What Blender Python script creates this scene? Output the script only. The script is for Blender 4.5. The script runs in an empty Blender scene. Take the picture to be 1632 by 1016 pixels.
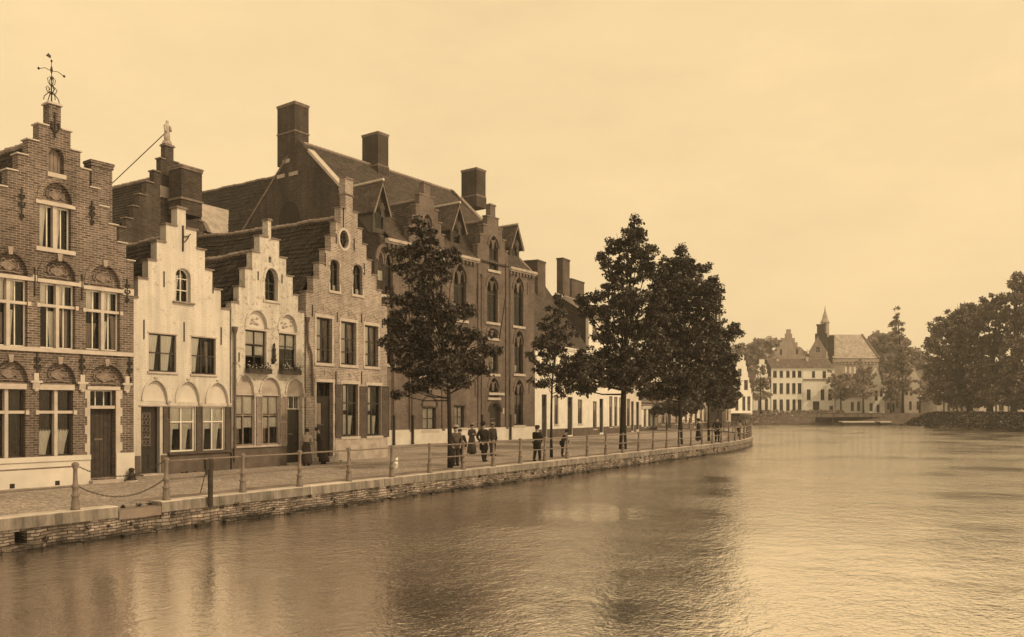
import bpy, bmesh, math, random
import numpy as np
from mathutils import Vector, Matrix, Euler
from mathutils.geometry import delaunay_2d_cdt
random.seed(7)
PI = math.pi
R = math.radians
scene = bpy.context.scene
COL = scene.collection
# ---------------------------------------------------------------- camera geometry (quay runs along +X, houses stand towards +Y)
F, CX, HY, EYE, YAW = 1330.0, 816.0, 655.0, 2.25, R(31.84)
FW = Vector((math.cos(YAW), math.sin(YAW)))
RT = Vector((math.sin(YAW), -math.cos(YAW)))
GZ = -0.12          # street level (coping top is 0)
WZ = -0.75          # water level
def ray(x, y):
    d = FW*F + RT*(x-CX)
    return Vector((d.x, d.y, HY-y))
def at_depth(x, y, Z):
    return ray(x, y)*(Z/F) + Vector((0, 0, EYE))
def lz(lat, Z):
    return FW*Z + RT*lat
def on_ground(x, y, z=GZ):
    d = ray(x, y); k = (z-EYE)/d.z
    return Vector((d.x*k, d.y*k, z))
def on_t(x, t):
    """point on the line Y=t seen in column x"""
    d = ray(x, 0); k = t/d.y
    return Vector((d.x*k, t))
# ---------------------------------------------------------------- object helpers
def tag(o, label=None, cat=None, group=None, kind=None):
    if label: o['label'] = label
    if cat: o['category'] = cat
    if group: o['group'] = group
    if kind: o['kind'] = kind
    return o
def empty(name, loc=(0, 0, 0), rz=0.0):
    o = bpy.data.objects.new(name, None); COL.objects.link(o)
    o.location = loc; o.rotation_euler = (0, 0, rz); o.empty_display_size = .3
    return o
def copy_tree(o, parent=None):
    c = o.copy(); COL.objects.link(c)
    if parent: c.parent = parent
    for ch in list(o.children): copy_tree(ch, c)
    return c
class MB:
    def __init__(s): s.v = []; s.f = []; s.m = []
    def add(s, vs, fs, mi=0):
        b = len(s.v); s.v.extend([tuple(v) for v in vs])
        for f in fs: s.f.append(tuple(i+b for i in f)); s.m.append(mi)
    def box(s, x0, x1, y0, y1, z0, z1, mi=0):
        s.add([(x0,y0,z0),(x1,y0,z0),(x1,y1,z0),(x0,y1,z0),(x0,y0,z1),(x1,y0,z1),(x1,y1,z1),(x0,y1,z1)],
              [(0,3,2,1),(4,5,6,7),(0,1,5,4),(1,2,6,5),(2,3,7,6),(3,0,4,7)], mi)
        return s
    def prism(s, poly, y0, y1, mi=0):           # polygon in x,z extruded along y
        n = len(poly)
        s.add([(x, y0, z) for x, z in poly]+[(x, y1, z) for x, z in poly],
              [tuple(range(n)), tuple(range(2*n-1, n-1, -1))]+[(i, i+n, (i+1) % n+n, (i+1) % n) for i in range(n)], mi)
        return s
    def prism_x(s, poly, x0, x1, mi=0):         # polygon in y,z extruded along x
        n = len(poly)
        s.add([(x0, y, z) for y, z in poly]+[(x1, y, z) for y, z in poly],
              [tuple(range(n)), tuple(range(2*n-1, n-1, -1))]+[(i, i+n, (i+1) % n+n, (i+1) % n) for i in range(n)], mi)
        return s
    def tube(s, pts, r, n=8, mi=0, cap=True):
        pts = [Vector(p) for p in pts]; k = len(pts)
        rr = r if isinstance(r, (list, tuple)) else [r]*k
        base = len(s.v); up = None
        for i, p in enumerate(pts):
            t = (pts[min(i+1, k-1)]-pts[max(i-1, 0)])
            t = t.normalized() if t.length > 1e-9 else Vector((0, 0, 1))
            if up is None:
                up = Vector((0, 0, 1)) if abs(t.z) < .9 else Vector((1, 0, 0))
            a = t.cross(up)
            if a.length < 1e-6: a = t.cross(Vector((0, 1, 0)))
            a.normalize(); b = a.cross(t).normalized(); up = b
            for j in range(n):
                an = 2*PI*j/n
                s.v.append(tuple(p+(a*math.cos(an)+b*math.sin(an))*rr[i]))
        for i in range(k-1):
            for j in range(n):
                s.f.append((base+i*n+j, base+i*n+(j+1) % n, base+(i+1)*n+(j+1) % n, base+(i+1)*n+j)); s.m.append(mi)
        if cap:
            s.f.append(tuple(base+j for j in range(n-1, -1, -1))); s.m.append(mi)
            s.f.append(tuple(base+(k-1)*n+j for j in range(n))); s.m.append(mi)
        return s
    def lathe(s, prof, cx=0, cy=0, z0=0, n=12, mi=0, sx=1, sy=1):
        base = len(s.v); k = len(prof)
        for r, z in prof:
            for j in range(n):
                a = 2*PI*(j+.5)/n
                s.v.append((cx+r*math.cos(a)*sx, cy+r*math.sin(a)*sy, z0+z))
        for i in range(k-1):
            for j in range(n):
                s.f.append((base+i*n+j, base+i*n+(j+1) % n, base+(i+1)*n+(j+1) % n, base+(i+1)*n+j)); s.m.append(mi)
        s.f.append(tuple(base+j for j in range(n-1, -1, -1))); s.m.append(mi)
        s.f.append(tuple(base+(k-1)*n+j for j in range(n))); s.m.append(mi)
        return s
    def band(s, cx, zs, rx, rz, w, y0, y1, a0=0, a1=180, n=14, pointed=False, mi=0):
        """arched band (solid) whose inner edge is the ellipse rx,rz"""
        P = []
        for i in range(n+1):
            a = R(a0+(a1-a0)*i/n)
            if pointed:
                P.append((arch_pt(cx, zs, rx, rz, i/n), arch_pt(cx, zs, rx+w, rz+w*1.2, i/n)))
            else:
                P.append(((cx+rx*math.cos(a), zs+rz*math.sin(a)), (cx+(rx+w)*math.cos(a), zs+(rz+w)*math.sin(a))))
        b = len(s.v)
        for q, o in P:
            s.v += [(q[0], y0, q[1]), (o[0], y0, o[1]), (o[0], y1, o[1]), (q[0], y1, q[1])]
        for i in range(n):
            c = b+i*4; d = c+4
            for k in range(4):
                s.f.append((c+k, c+(k+1) % 4, d+(k+1) % 4, d+k)); s.m.append(mi)
        s.f.append((b, b+3, b+2, b+1)); s.m.append(mi)
        e = b+n*4; s.f.append((e, e+1, e+2, e+3)); s.m.append(mi)
        return s
    def wall(s, outline, holes, y0, thick, reveal=.25, back=True, mi=0, mi_rev=None, sides=True):
        """front wall in the x,z plane with real openings"""
        loops = [outline]+[h.poly for h in holes]
        pts = []; edges = []
        for lp in loops:
            b = len(pts); pts += [Vector(p) for p in lp]
            edges += [(b+i, b+(i+1) % len(lp)) for i in range(len(lp))]
        vo, _, fo, *_ = delaunay_2d_cdt(pts, edges, [], 0, 1e-6)
        tris = []
        for f in fo:
            c = sum((vo[i] for i in f), Vector((0, 0)))/len(f)
            if not inside(c, outline): continue
            if any(inside(c, h.poly) for h in holes): continue
            tris.append(tuple(f))
        s.add([(p.x, y0, p.y) for p in vo], tris, mi)
        if back:
            s.add([(p.x, y0+thick, p.y) for p in vo], [t[::-1] for t in tris], mi)
        n = len(outline)
        if sides:
            s.add([(x, y0, z) for x, z in outline]+[(x, y0+thick, z) for x, z in outline],
                  [(i, i+n, (i+1) % n+n, (i+1) % n) for i in range(n)], mi)
        for h in holes:
            d = h.depth if h.depth is not None else reveal
            q = h.poly; n = len(q)
            s.add([(x, y0, z) for x, z in q]+[(x, y0+d, z) for x, z in q],
                  [(i, (i+1) % n, (i+1) % n+n, i+n) for i in range(n)], mi if mi_rev is None else mi_rev)
        return s
    def build(s, name, mats, parent=None, smooth=False):
        me = bpy.data.meshes.new(name)
        me.from_pydata(s.v, [], s.f)
        if not isinstance(mats, (list, tuple)): mats = [mats]
        for m in mats: me.materials.append(m)
        if len(mats) > 1: me.polygons.foreach_set('material_index', s.m)
        if smooth: me.polygons.foreach_set('use_smooth', [True]*len(s.f))
        me.update()
        o = bpy.data.objects.new(name, me); COL.objects.link(o)
        if parent: o.parent = parent
        return o
def inside(p, poly):
    x, y = p[0], p[1]; c = False; n = len(poly)
    for i in range(n):
        x1, y1 = poly[i]; x2, y2 = poly[(i+1) % n]
        if (y1 > y) != (y2 > y) and x < (x2-x1)*(y-y1)/(y2-y1)+x1: c = not c
    return c
def arch_pt(cx, zs, rx, rz, t):
    """pointed arch, t 0 (right) .. 1 (left)"""
    if t <= .5:
        u = t/.5; a = u*R(62)
        return (cx+rx*(math.cos(a)-math.cos(R(62)))/(1-math.cos(R(62))), zs+rz*math.sin(a)/math.sin(R(62)))
    p = arch_pt(cx, zs, rx, rz, 1-t)
    return (2*cx-p[0], p[1])
class Hole:
    def __init__(s, u0, u1, z0, z1, rise=0.0, pointed=False, depth=None, n=10):
        s.u0, s.u1, s.z0, s.z1, s.rise, s.pointed, s.depth, s.n = u0, u1, z0, z1, rise, pointed, depth, n
        s.poly = s.shape(0)
    @property
    def zs(s): return s.z1-s.rise
    @property
    def c(s): return (s.u0+s.u1)/2
    def shape(s, inset):
        u0, u1, z0, z1 = s.u0+inset, s.u1-inset, s.z0+inset, s.z1-inset
        if s.rise <= 0: return [(u0, z0), (u1, z0), (u1, z1), (u0, z1)]
        cx = (u0+u1)/2; rx = (u1-u0)/2; rz = s.rise-inset
        P = [(u0, z0), (u1, z0)]
        for i in range(s.n+1):
            t = i/s.n
            if s.pointed: P.append(arch_pt(cx, s.zs, rx, rz, t))
            else: P.append((cx+rx*math.cos(PI*t), s.zs+rz*math.sin(PI*t)))
        return P
    def top_at(s, u, inset=0):
        if s.rise <= 0: return s.z1-inset
        rx = (s.u1-s.u0)/2; k = min(1, abs(u-s.c)/rx)
        if s.pointed:
            return s.zs+(s.rise-inset)*math.sqrt(max(0, 1-k))**1.1
        return s.zs+(s.rise-inset)*math.sqrt(max(0, 1-k*k))
# ---------------------------------------------------------------- materials
def G(g, w=1.0):
    t = max(0.0, min(1.0, (.75-g)/.55)); return (g, g*(1-.175*t), g*(1-.20*t), 1)
class NT:
    def __init__(s, name):
        m = bpy.data.materials.new(name); m.use_nodes = True
        s.m = m; s.t = m.node_tree; s.b = s.t.nodes['Principled BSDF']; s.b.inputs['Roughness'].default_value = .85
        s.b.inputs['Specular IOR Level'].default_value = .25
        s.out = s.t.nodes['Material Output']
    def n(s, typ, **kw):
        nd = s.t.nodes.new(typ)
        for k, v in kw.items():
            if k.startswith('i_'): nd.inputs[k[2:].replace('_', ' ')].default_value = v
            else: setattr(nd, k, v)
        return nd
    def l(s, a, b): s.t.links.new(a, b)
    def coord(s): return s.n('ShaderNodeTexCoord').outputs['Object']
    def math(s, op, a, b=None, clamp=False):
        nd = s.n('ShaderNodeMath', operation=op, use_clamp=clamp)
        for i, v in enumerate((a, b)):
            if v is None: continue
            if isinstance(v, (int, float)): nd.inputs[i].default_value = v
            else: s.l(v, nd.inputs[i])
        return nd.outputs[0]
    def mix(s, fac, a, b, blend='MIX'):
        nd = s.n('ShaderNodeMix', data_type='RGBA', blend_type=blend)
        for i, v in ((0, fac), (6, a), (7, b)):
            if isinstance(v, (int, float)): nd.inputs[i].default_value = v
            elif isinstance(v, tuple): nd.inputs[i].default_value = v
            else: s.l(v, nd.inputs[i])
        return nd.outputs[2]
    def noise(s, vec, scale, detail=4, rough=.55, dist=0):
        nd = s.n('ShaderNodeTexNoise'); nd.inputs['Scale'].default_value = scale
        nd.inputs['Detail'].default_value = detail; nd.inputs['Roughness'].default_value = rough
        nd.inputs['Distortion'].default_value = dist
        if vec is not None: s.l(vec, nd.inputs['Vector'])
        return nd.outputs['Fac']
    def ramp(s, v, lo, hi, a=0.0, b=1.0):
        nd = s.n('ShaderNodeMapRange'); nd.clamp = True
        s.l(v, nd.inputs[0])
        for i, q in enumerate((lo, hi, a, b)): nd.inputs[i+1].default_value = q
        return nd.outputs[0]
    def scale(s, vec, sc):
        nd = s.n('ShaderNodeMapping'); nd.inputs['Scale'].default_value = sc; s.l(vec, nd.inputs['Vector']); return nd.outputs[0]
    def bump(s, h, strength=.4, dist=.02):
        nd = s.n('ShaderNodeBump'); nd.inputs['Strength'].default_value = strength; nd.inputs['Distance'].default_value = dist
        s.l(h, nd.inputs['Height']); s.l(nd.outputs[0], s.b.inputs['Normal'])
    def base(s, c): s.l(c, s.b.inputs['Base Color'])
    def gray(s, v):
        nd = s.n('ShaderNodeCombineColor')
        for i in range(3): s.l(v, nd.inputs[i])
        return nd.outputs[0]
def plain(name, g, rough=.8, var=.25, vscale=3.0, w=1.0, spec=.25, bump=0, metal=0):
    N = NT(name); c = N.coord()
    f = N.ramp(N.noise(c, vscale, 5, .6), .3, .7, 1-var, 1+var)
    N.base(N.mix(1.0, G(g, w), N.gray(f), 'MULTIPLY'))
    N.b.inputs['Roughness'].default_value = rough; N.b.inputs['Specular IOR Level'].default_value = spec
    N.b.inputs['Metallic'].default_value = metal
    if bump: N.bump(N.noise(c, vscale*6, 4), bump, .02)
    return N.m
def brick_mat(name, c1, c2, mortar, bw=.23, rh=.075, ms=.011, wash=None, wash_cover=.5, dirt=.35, seed=0.0, wash_scale=1.2, bumps=.5):
    N = NT(name); co = N.coord()
    sp = N.n('ShaderNodeSeparateXYZ'); N.l(co, sp.inputs[0])
    cb = N.n('ShaderNodeCombineXYZ'); N.l(N.math('ADD', sp.outputs[0], sp.outputs[1]), cb.inputs[0]); N.l(sp.outputs[2], cb.inputs[1])
    b = N.n('ShaderNodeTexBrick'); N.l(cb.outputs[0], b.inputs['Vector'])
    b.inputs['Scale'].default_value = 1; b.inputs['Brick Width'].default_value = bw; b.inputs['Row Height'].default_value = rh
    b.inputs['Mortar Size'].default_value = ms; b.inputs['Mortar Smooth'].default_value = .3; b.inputs['Bias'].default_value = -.1
    b.inputs['Color1'].default_value = G(c1); b.inputs['Color2'].default_value = G(c2); b.inputs['Mortar'].default_value = G(mortar, .7)
    off = N.n('ShaderNodeMapping'); off.inputs['Location'].default_value = (seed*3.1, seed*1.7, seed); N.l(co, off.inputs['Vector']); oc = off.outputs[0]
    big = N.ramp(N.noise(oc, .55, 5, .62), .32, .68, 1-dirt, 1+dirt)
    st = N.ramp(N.noise(N.scale(oc, (2.2, 2.2, .22)), 1.0, 4, .6), .35, .7, 1.12, 1-dirt*.8)
    fine = N.ramp(N.noise(oc, 9, 3, .6), .3, .7, .82, 1.18)
    v = N.math('MULTIPLY', N.math('MULTIPLY', big, st), fine)
    col = N.mix(1.0, b.outputs['Color'], N.gray(v), 'MULTIPLY')
    if wash is not None:
        m = N.noise(oc, wash_scale, 8, .68)
        m2 = N.ramp(m, wash_cover-.05, wash_cover+.07, 1.0, 0.0)
        wn = N.ramp(N.noise(oc, 1.3, 6, .6), .3, .75, .86, 1.06)
        dp = N.ramp(N.math('ADD', sp.outputs[2], N.math('MULTIPLY', N.noise(oc, 1.5, 5), 2.2)), .9, 2.6, .72, 1.0)
        rs = N.ramp(N.noise(N.scale(oc, (3.5, 3.5, .18)), 1.0, 5, .65), .40, .68, 1.03, .74)
        wc = N.mix(1.0, G(wash, .55), N.gray(N.math('MULTIPLY', N.math('MULTIPLY', wn, dp), rs)), 'MULTIPLY')
        wc = N.mix(N.math('MULTIPLY', b.outputs['Fac'], .38), wc, G(wash*.62))
        col = N.mix(m2, col, wc)
    N.base(col)
    h = N.math('ADD', N.math('MULTIPLY', b.outputs['Fac'], -1.0), N.math('MULTIPLY', fine, .35))
    N.bump(h, bumps, .012)
    N.b.inputs['Roughness'].default_value = .92
    return N.m
def tile_mat(name, g, axis='y', tw=.24, th=.28, var=.45, moss=.3):
    """roof covering: every tile has a tone of its own"""
    N = NT(name); co = N.coord(); sp = N.n('ShaderNodeSeparateXYZ'); N.l(co, sp.inputs[0])
    cb = N.n('ShaderNodeCombineXYZ'); N.l(sp.outputs[1 if axis == 'y' else 0], cb.inputs[0]); N.l(sp.outputs[2], cb.inputs[1])
    b = N.n('ShaderNodeTexBrick'); N.l(cb.outputs[0], b.inputs['Vector'])
    for k, q in (('Scale', 1), ('Brick Width', tw), ('Row Height', th), ('Mortar Size', .008), ('Bias', 0)): b.inputs[k].default_value = q
    b.inputs['Color1'].default_value = G(g*(1-var)); b.inputs['Color2'].default_value = G(g*(1+var)); b.inputs['Mortar'].default_value = G(g*.45)
    f = N.ramp(N.noise(co, .9, 6, .65), .3, .7, 1-moss, 1+moss)
    f2 = N.ramp(N.noise(N.scale(co, (1, 1, 3)), 5, 4, .6), .35, .7, .75, 1.25)
    N.base(N.mix(1.0, b.outputs['Color'], N.gray(N.math('MULTIPLY', f, f2)), 'MULTIPLY'))
    N.bump(f2, .4, .02); N.b.inputs['Roughness'].default_value = .9
    return N.m
def glass_mat(name):
    N = NT(name); t = N.t
    tr = N.n('ShaderNodeBsdfTransparent'); tr.inputs[0].default_value = (.97, .96, .95, 1)
    gl = N.n('ShaderNodeBsdfGlossy'); gl.inputs['Roughness'].default_value = .03; gl.inputs[0].default_value = (.9, .9, .9, 1)
    fr = N.n('ShaderNodeFresnel'); fr.inputs['IOR'].default_value = 1.5
    nz = N.n('ShaderNodeBump'); nz.inputs['Strength'].default_value = .12; nz.inputs['Distance'].default_value = .05
    N.l(N.noise(N.coord(), 2.2, 2), nz.inputs['Height']); N.l(nz.outputs[0], gl.inputs['Normal'])
    mx = N.n('ShaderNodeMixShader'); N.l(fr.outputs[0], mx.inputs[0]); N.l(tr.outputs[0], mx.inputs[1]); N.l(gl.outputs[0], mx.inputs[2])
    N.l(mx.outputs[0], N.out.inputs['Surface'])
    return N.m
def leaf_mat(name, g, var=.5, trans=.25):
    N = NT(name)
    geo = N.n('ShaderNodeNewGeometry')
    f = N.math('ADD', N.ramp(geo.outputs['Random Per Island'], 0, 1, 1-var, 1+var*.3), N.math('MULTIPLY', N.math('POWER', geo.outputs['Random Per Island'], 7.0), 4.6*var))  # a few random leaves coloured pale to imitate sun glints
    N.base(N.mix(1.0, G(g, .9), N.gray(f), 'MULTIPLY'))
    N.b.inputs['Roughness'].default_value = .38; N.b.inputs['Specular IOR Level'].default_value = .5
    tl = N.n('ShaderNodeBsdfTranslucent'); tl.inputs[0].default_value = G(g*1.2)
    mx = N.n('ShaderNodeMixShader'); mx.inputs[0].default_value = trans
    N.l(N.b.outputs[0], mx.inputs[1]); N.l(tl.outputs[0], mx.inputs[2]); N.l(mx.outputs[0], N.out.inputs['Surface'])
    return N.m
def cobble_mat(name, g, cell=.16):
    N = NT(name); co = N.coord()
    b = N.n('ShaderNodeTexVoronoi', feature='F1'); b.inputs['Scale'].default_value = 1/cell; b.inputs['Randomness'].default_value = .55
    N.l(co, b.inputs['Vector'])
    d = N.n('ShaderNodeTexVoronoi', feature='DISTANCE_TO_EDGE'); d.inputs['Scale'].default_value = 1/cell; d.inputs['Randomness'].default_value = .55
    N.l(co, d.inputs['Vector'])
    e = N.ramp(d.outputs['Distance'], .0, .14, .45, 1.0)
    bw = N.n('ShaderNodeRGBToBW'); N.l(b.outputs['Color'], bw.inputs[0])
    t = N.ramp(bw.outputs[0], .1, .9, .72, 1.25)
    big = N.ramp(N.noise(co, .35, 6, .65), .3, .7, .75, 1.22)
    N.base(N.mix(1.0, G(g), N.gray(N.math('MULTIPLY', N.math('MULTIPLY', e, t), big)), 'MULTIPLY'))
    N.bump(N.math('MULTIPLY', e, 1.0), .7, .03); N.b.inputs['Roughness'].default_value = .85
    return N.m
def water_mat():
    N = NT('canal_water'); co = N.coord()
    w1 = N.noise(N.scale(co, (1.0, 1.35, 1)), 2.6, 3, .55, .4)
    w2 = N.noise(N.scale(co, (1.0, 1.15, 1)), 10.0, 3, .6, .3)
    w3 = N.noise(co, .5, 3, .5)
    patch = N.ramp(N.noise(co, .13, 4, .6),   .40, .64, .28, 1.0)
    h = N.math('ADD', N.math('ADD', N.math('MULTIPLY', w1, .9), N.math('MULTIPLY', w2, .6)), N.math('MULTIPLY', w3, .6))
    sp = N.n('ShaderNodeSeparateXYZ'); N.l(co, sp.inputs[0])
    wind = N.ramp(sp.outputs[0], 8, 95, .62, 2.6)      # sheltered below the near quay, ruffled by the wind on the open reach
    h = N.math('MULTIPLY', N.math('MULTIPLY', h, patch), wind)
    bp = N.n('ShaderNodeBump'); bp.inputs['Strength'].default_value = .72; bp.inputs['Distance'].default_value = .062
    N.l(h, bp.inputs['Height'])
    gl = N.n('ShaderNodeBsdfGlossy'); gl.inputs['Roughness'].default_value = .10; gl.inputs[0].default_value = (1.0, .955, .91, 1)
    N.l(bp.outputs[0], gl.inputs['Normal'])
    df = N.n('ShaderNodeBsdfDiffuse'); df.inputs[0].default_value = G(.40)
    lw = N.n('ShaderNodeLayerWeight'); lw.inputs['Blend'].default_value = .5
    fac = N.ramp(lw.outputs['Facing'], .3, .95, .86, .98)
    mx = N.n('ShaderNodeMixShader'); N.l(fac, mx.inputs[0]); N.l(df.outputs[0], mx.inputs[1]); N.l(gl.outputs[0], mx.inputs[2])
    N.l(mx.outputs[0], N.out.inputs['Surface'])
    return N.m
M = {}
M['brick_h1'] = brick_mat('brick_brown', .14, .052, .27, seed=1, dirt=.3)
M['brick_h4'] = brick_mat('brick_tan', .30, .17, .48, seed=2, dirt=.22)
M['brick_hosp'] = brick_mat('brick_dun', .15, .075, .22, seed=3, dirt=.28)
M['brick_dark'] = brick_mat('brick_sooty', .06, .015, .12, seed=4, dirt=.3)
M['brick_rear'] = brick_mat('brick_rear', .10, .05, .14, seed=5, dirt=.35)
M['white_h2'] = brick_mat('limewashed_brick', .42, .28, .5, wash=.62, wash_cover=.60, seed=6, dirt=.25, wash_scale=4.5, bumps=.3)
M['white_h3'] = brick_mat('flaking_limewash', .34, .20, .42, wash=.62, wash_cover=.57, seed=9, dirt=.3, wash_scale=5.5, bumps=.4)
def quay_mat():
    N = NT('quay_masonry'); co = N.coord(); sp = N.n('ShaderNodeSeparateXYZ'); N.l(co, sp.inputs[0])
    nz = N.n('ShaderNodeTexNoise'); nz.inputs['Scale'].default_value = 1.6; nz.inputs['Detail'].default_value = 3; N.l(co, nz.inputs['Vector'])
    wob = N.math('MULTIPLY', N.math('SUBTRACT', nz.outputs['Fac'], .5), .14)
    cb = N.n('ShaderNodeCombineXYZ'); N.l(N.math('ADD', N.math('ADD', sp.outputs[0], sp.outputs[1]), N.math('MULTIPLY', wob, 2.0)), cb.inputs[0]); N.l(N.math('ADD', sp.outputs[2], wob), cb.inputs[1])
    cols = []
    for bw_, rh_, sq in ((.22, .066, 1.0), (.29, .088, .7)):
        b = N.n('ShaderNodeTexBrick'); b.squash = sq; N.l(cb.outputs[0], b.inputs['Vector'])
        for k, q in (('Scale', 1), ('Brick Width', bw_), ('Row Height', rh_), ('Mortar Size', .012), ('Mortar Smooth', .5), ('Bias', .0)): b.inputs[k].default_value = q
        b.inputs['Color1'].default_value = G(.36); b.inputs['Color2'].default_value = G(.12); b.inputs['Mortar'].default_value = G(.07); cols.append(b)
    pick = N.ramp(N.noise(co, .45, 3, .5), .47, .53)
    col = N.mix(pick, cols[0].outputs['Color'], cols[1].outputs['Color'])
    fac = N.mix(pick, cols[0].outputs['Fac'], cols[1].outputs['Fac'])
    st = N.ramp(N.noise(co, 2.3, 7, .7), .36, .66, .45, 1.3)
    st2 = N.ramp(N.noise(N.scale(co, (2.6, 2.6, .35)), 1.0, 5, .65), .40, .64, 1.1, .5)
    wl = N.math('ADD', sp.outputs[2], N.math('MULTIPLY', N.math('SUBTRACT', N.noise(N.scale(co, (1, 1, .3)), 2.0, 5), .5), .25))
    wet = N.ramp(wl, -.70, -.57, .28, 1.0)
    N.base(N.mix(1.0, col, N.gray(N.math('MULTIPLY', N.math('MULTIPLY', st, st2), wet)), 'MULTIPLY'))
    N.bump(N.math('ADD', N.math('MULTIPLY', fac, -1.0), N.math('MULTIPLY', st, .5)), .9, .03); N.b.inputs['Roughness'].default_value = .85
    return N.m
M['quay'] = quay_mat()
M['stone'] = plain('pale_stone', .46, .85, .16, 2.5, .8, bump=.15)
M['stone_grey'] = plain('grey_stone', .40, .85, .28, 2.0, .9, bump=.2)
def coping_mat():
    N = NT('coping_stone'); co = N.coord(); ge = N.n('ShaderNodeNewGeometry')
    f = N.ramp(N.noise(co, 1.6, 6, .65), .3, .7, .7, 1.25)
    st = N.ramp(N.noise(N.scale(co, (3.5, 3.5, .5)), 1.0, 6, .7), .38, .62, 1.05, .45)
    sp = N.n('ShaderNodeSeparateXYZ'); N.l(co, sp.inputs[0])
    edge = N.ramp(sp.outputs[2], -.03, -.004)       # canal face darkened overall and streaked with stains, top keeps its tone
    rnd = N.ramp(ge.outputs['Random Per Island'], 0, 1, .82, 1.12)
    v = N.mix(edge, N.gray(N.math('MULTIPLY', st, .46)), (1.0, 1.0, 1.0, 1))
    N.base(N.mix(1.0, N.mix(1.0, G(.47, .8), N.gray(N.math('MULTIPLY', f, rnd)), 'MULTIPLY'), v, 'MULTIPLY'))
    N.bump(N.noise(co, 14, 5, .6), .5, .02); N.b.inputs['Roughness'].default_value = .9
    return N.m
M['coping'] = coping_mat()
M['plaster'] = plain('whitewash', .68, .9, .12, 1.2, .55, bump=.1)
M['plaster2'] = plain('cream_plaster', .56, .9, .14, 1.0, .7, bump=.1)
M['plinth_grey'] = plain('tarred_plinth', .115, .9, .3, 1.8, 1, bump=.2)
M['plinth_pale'] = plain('pale_plinth', .60, .9, .14, 1.0, .8, bump=.1)
M['cap_dark'] = plain('weathered_cap_tile', .20, .9, .35, 4, 1, bump=.2)
M['pantile'] = tile_mat('pantile_dark', .030, 'y')
M['pantile_x'] = tile_mat('plain_tile', .075, 'x', .22, .2, .3)
M['slate'] = tile_mat('plain_slate', .085, 'y', .22, .2, .3)
M['roof_hazed'] = tile_mat('hazed_roof_tiles', .17, 'x', .3, .3, .3)  # tile tone raised, standing in for haze over distant roofs
M['roof_pale'] = tile_mat('pale_slate', .42, 'x', .4, .4, .15)
M['ridge'] = plain('ridge_tile', .26, .9, .3, 3, 1)
M['mortar'] = plain('ridge_mortar', .5, .9, .2, 3, .8)
M['iron'] = plain('black_iron', .022, .6, .3, 5, 1, .4)
M['iron_rail'] = plain('painted_rail', .14, .55, .25, 6, .9, .4)
M['lead'] = plain('lead_pipe', .12, .6, .3, 3, .8)
M['door_dark'] = plain('dark_door_paint', .028, .45, .3, 4, 1, .5)
M['door_wood'] = plain('brown_door_wood', .05, .7, .35, 5, 1.2)
M['frame_white'] = plain('white_frame_paint', .66, .5, .1, 4, .6, .4)
M['frame_dark'] = plain('dark_frame_paint', .05, .5, .2, 4, 1, .4)
M['frame_mid'] = plain('brown_frame_paint', .19, .55, .2, 4, 1, .4)
M['shutter'] = plain('grey_shutter_paint', .085, .6, .22, 3, 1)
M['shutter_pale'] = plain('pale_shutter_paint', .27, .6, .2, 3, .9)
M['blind'] = plain('slatted_blind', .07, .7, .25, 6, 1)
M['curtain'] = plain('white_curtain', .76, .9, .06, 3, .6)
M['curtain_dim'] = plain('net_curtain', .30, .9, .2, 3, .8)
M['glass'] = glass_mat('window_glass')
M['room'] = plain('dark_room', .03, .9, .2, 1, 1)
M['cobble'] = cobble_mat('cobblestones', .36, .115)
M['earth'] = plain('trodden_earth', .17, .95, .35, 1.2, 1.1, bump=.4)
M['grass'] = plain('bank_grass', .10, .95, .4, .8, .9, bump=.5)
M['ground'] = plain('town_ground', .22, .95, .25, .3, 1)
M['water'] = water_mat()
M['leaf'] = leaf_mat('plane_leaf', .032, .8, .10)
M['leaf2'] = leaf_mat('plane_leaf_soft', .05, .6, .2)
M['leaf_hazed'] = leaf_mat('hazed_leaf', .27, .35)  # foliage lightened: distance haze is put into its colour
M['leaf_bank_hazed'] = leaf_mat('hazed_bank_leaf', .15, .4)  # right-bank leaves painted paler to imitate haze
M['plaster_hazed'] = plain('hazed_whitewash', .82, .9, .08, 1.0, .5)  # brighter whitewash copy, haze of the far bank painted in
M['brick_hazed'] = brick_mat('brick_hazed', .38, .30, .38, seed=12, dirt=.2)  # brick lightened in colour in place of thicker haze
M['landing'] = plain('landing_stone', .15, .9, .3, 2, 1, bump=.3)
M['keystone'] = plain('sooty_stone', .30, .9, .3, 3, 1, bump=.2)
M['relief'] = plain('carved_brick', .21, .9, .4, 9, 1, bump=.5)
M['bark'] = plain('dark_bark', .022, .95, .4, 6, 1, bump=.6)
M['skin'] = plain('skin', .36, .6, .06, 4, 1.1)
M['cloth_black'] = plain('black_cloth', .018, .9, .3, 8, 1)
M['cloth_dark'] = plain('dark_cloth', .045, .9, .3, 8, 1)
M['cloth_mid'] = plain('brown_cloth', .085, .9, .25, 8, 1)
M['cloth_pale'] = plain('pale_cloth', .34, .9, .15, 8, .8)
M['straw'] = plain('straw', .34, .8, .12, 12, 1)
M['hair'] = plain('dark_hair', .025, .6, .3, 12, 1)
M['wood_dark'] = plain('tarred_wood', .035, .8, .4, 5, 1, bump=.4)
M['wood_pale'] = plain('grey_planks', .36, .85, .25, 4, .9)
M['statue'] = plain('statue_stone', .42, .9, .3, 5, .9, bump=.3)
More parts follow.
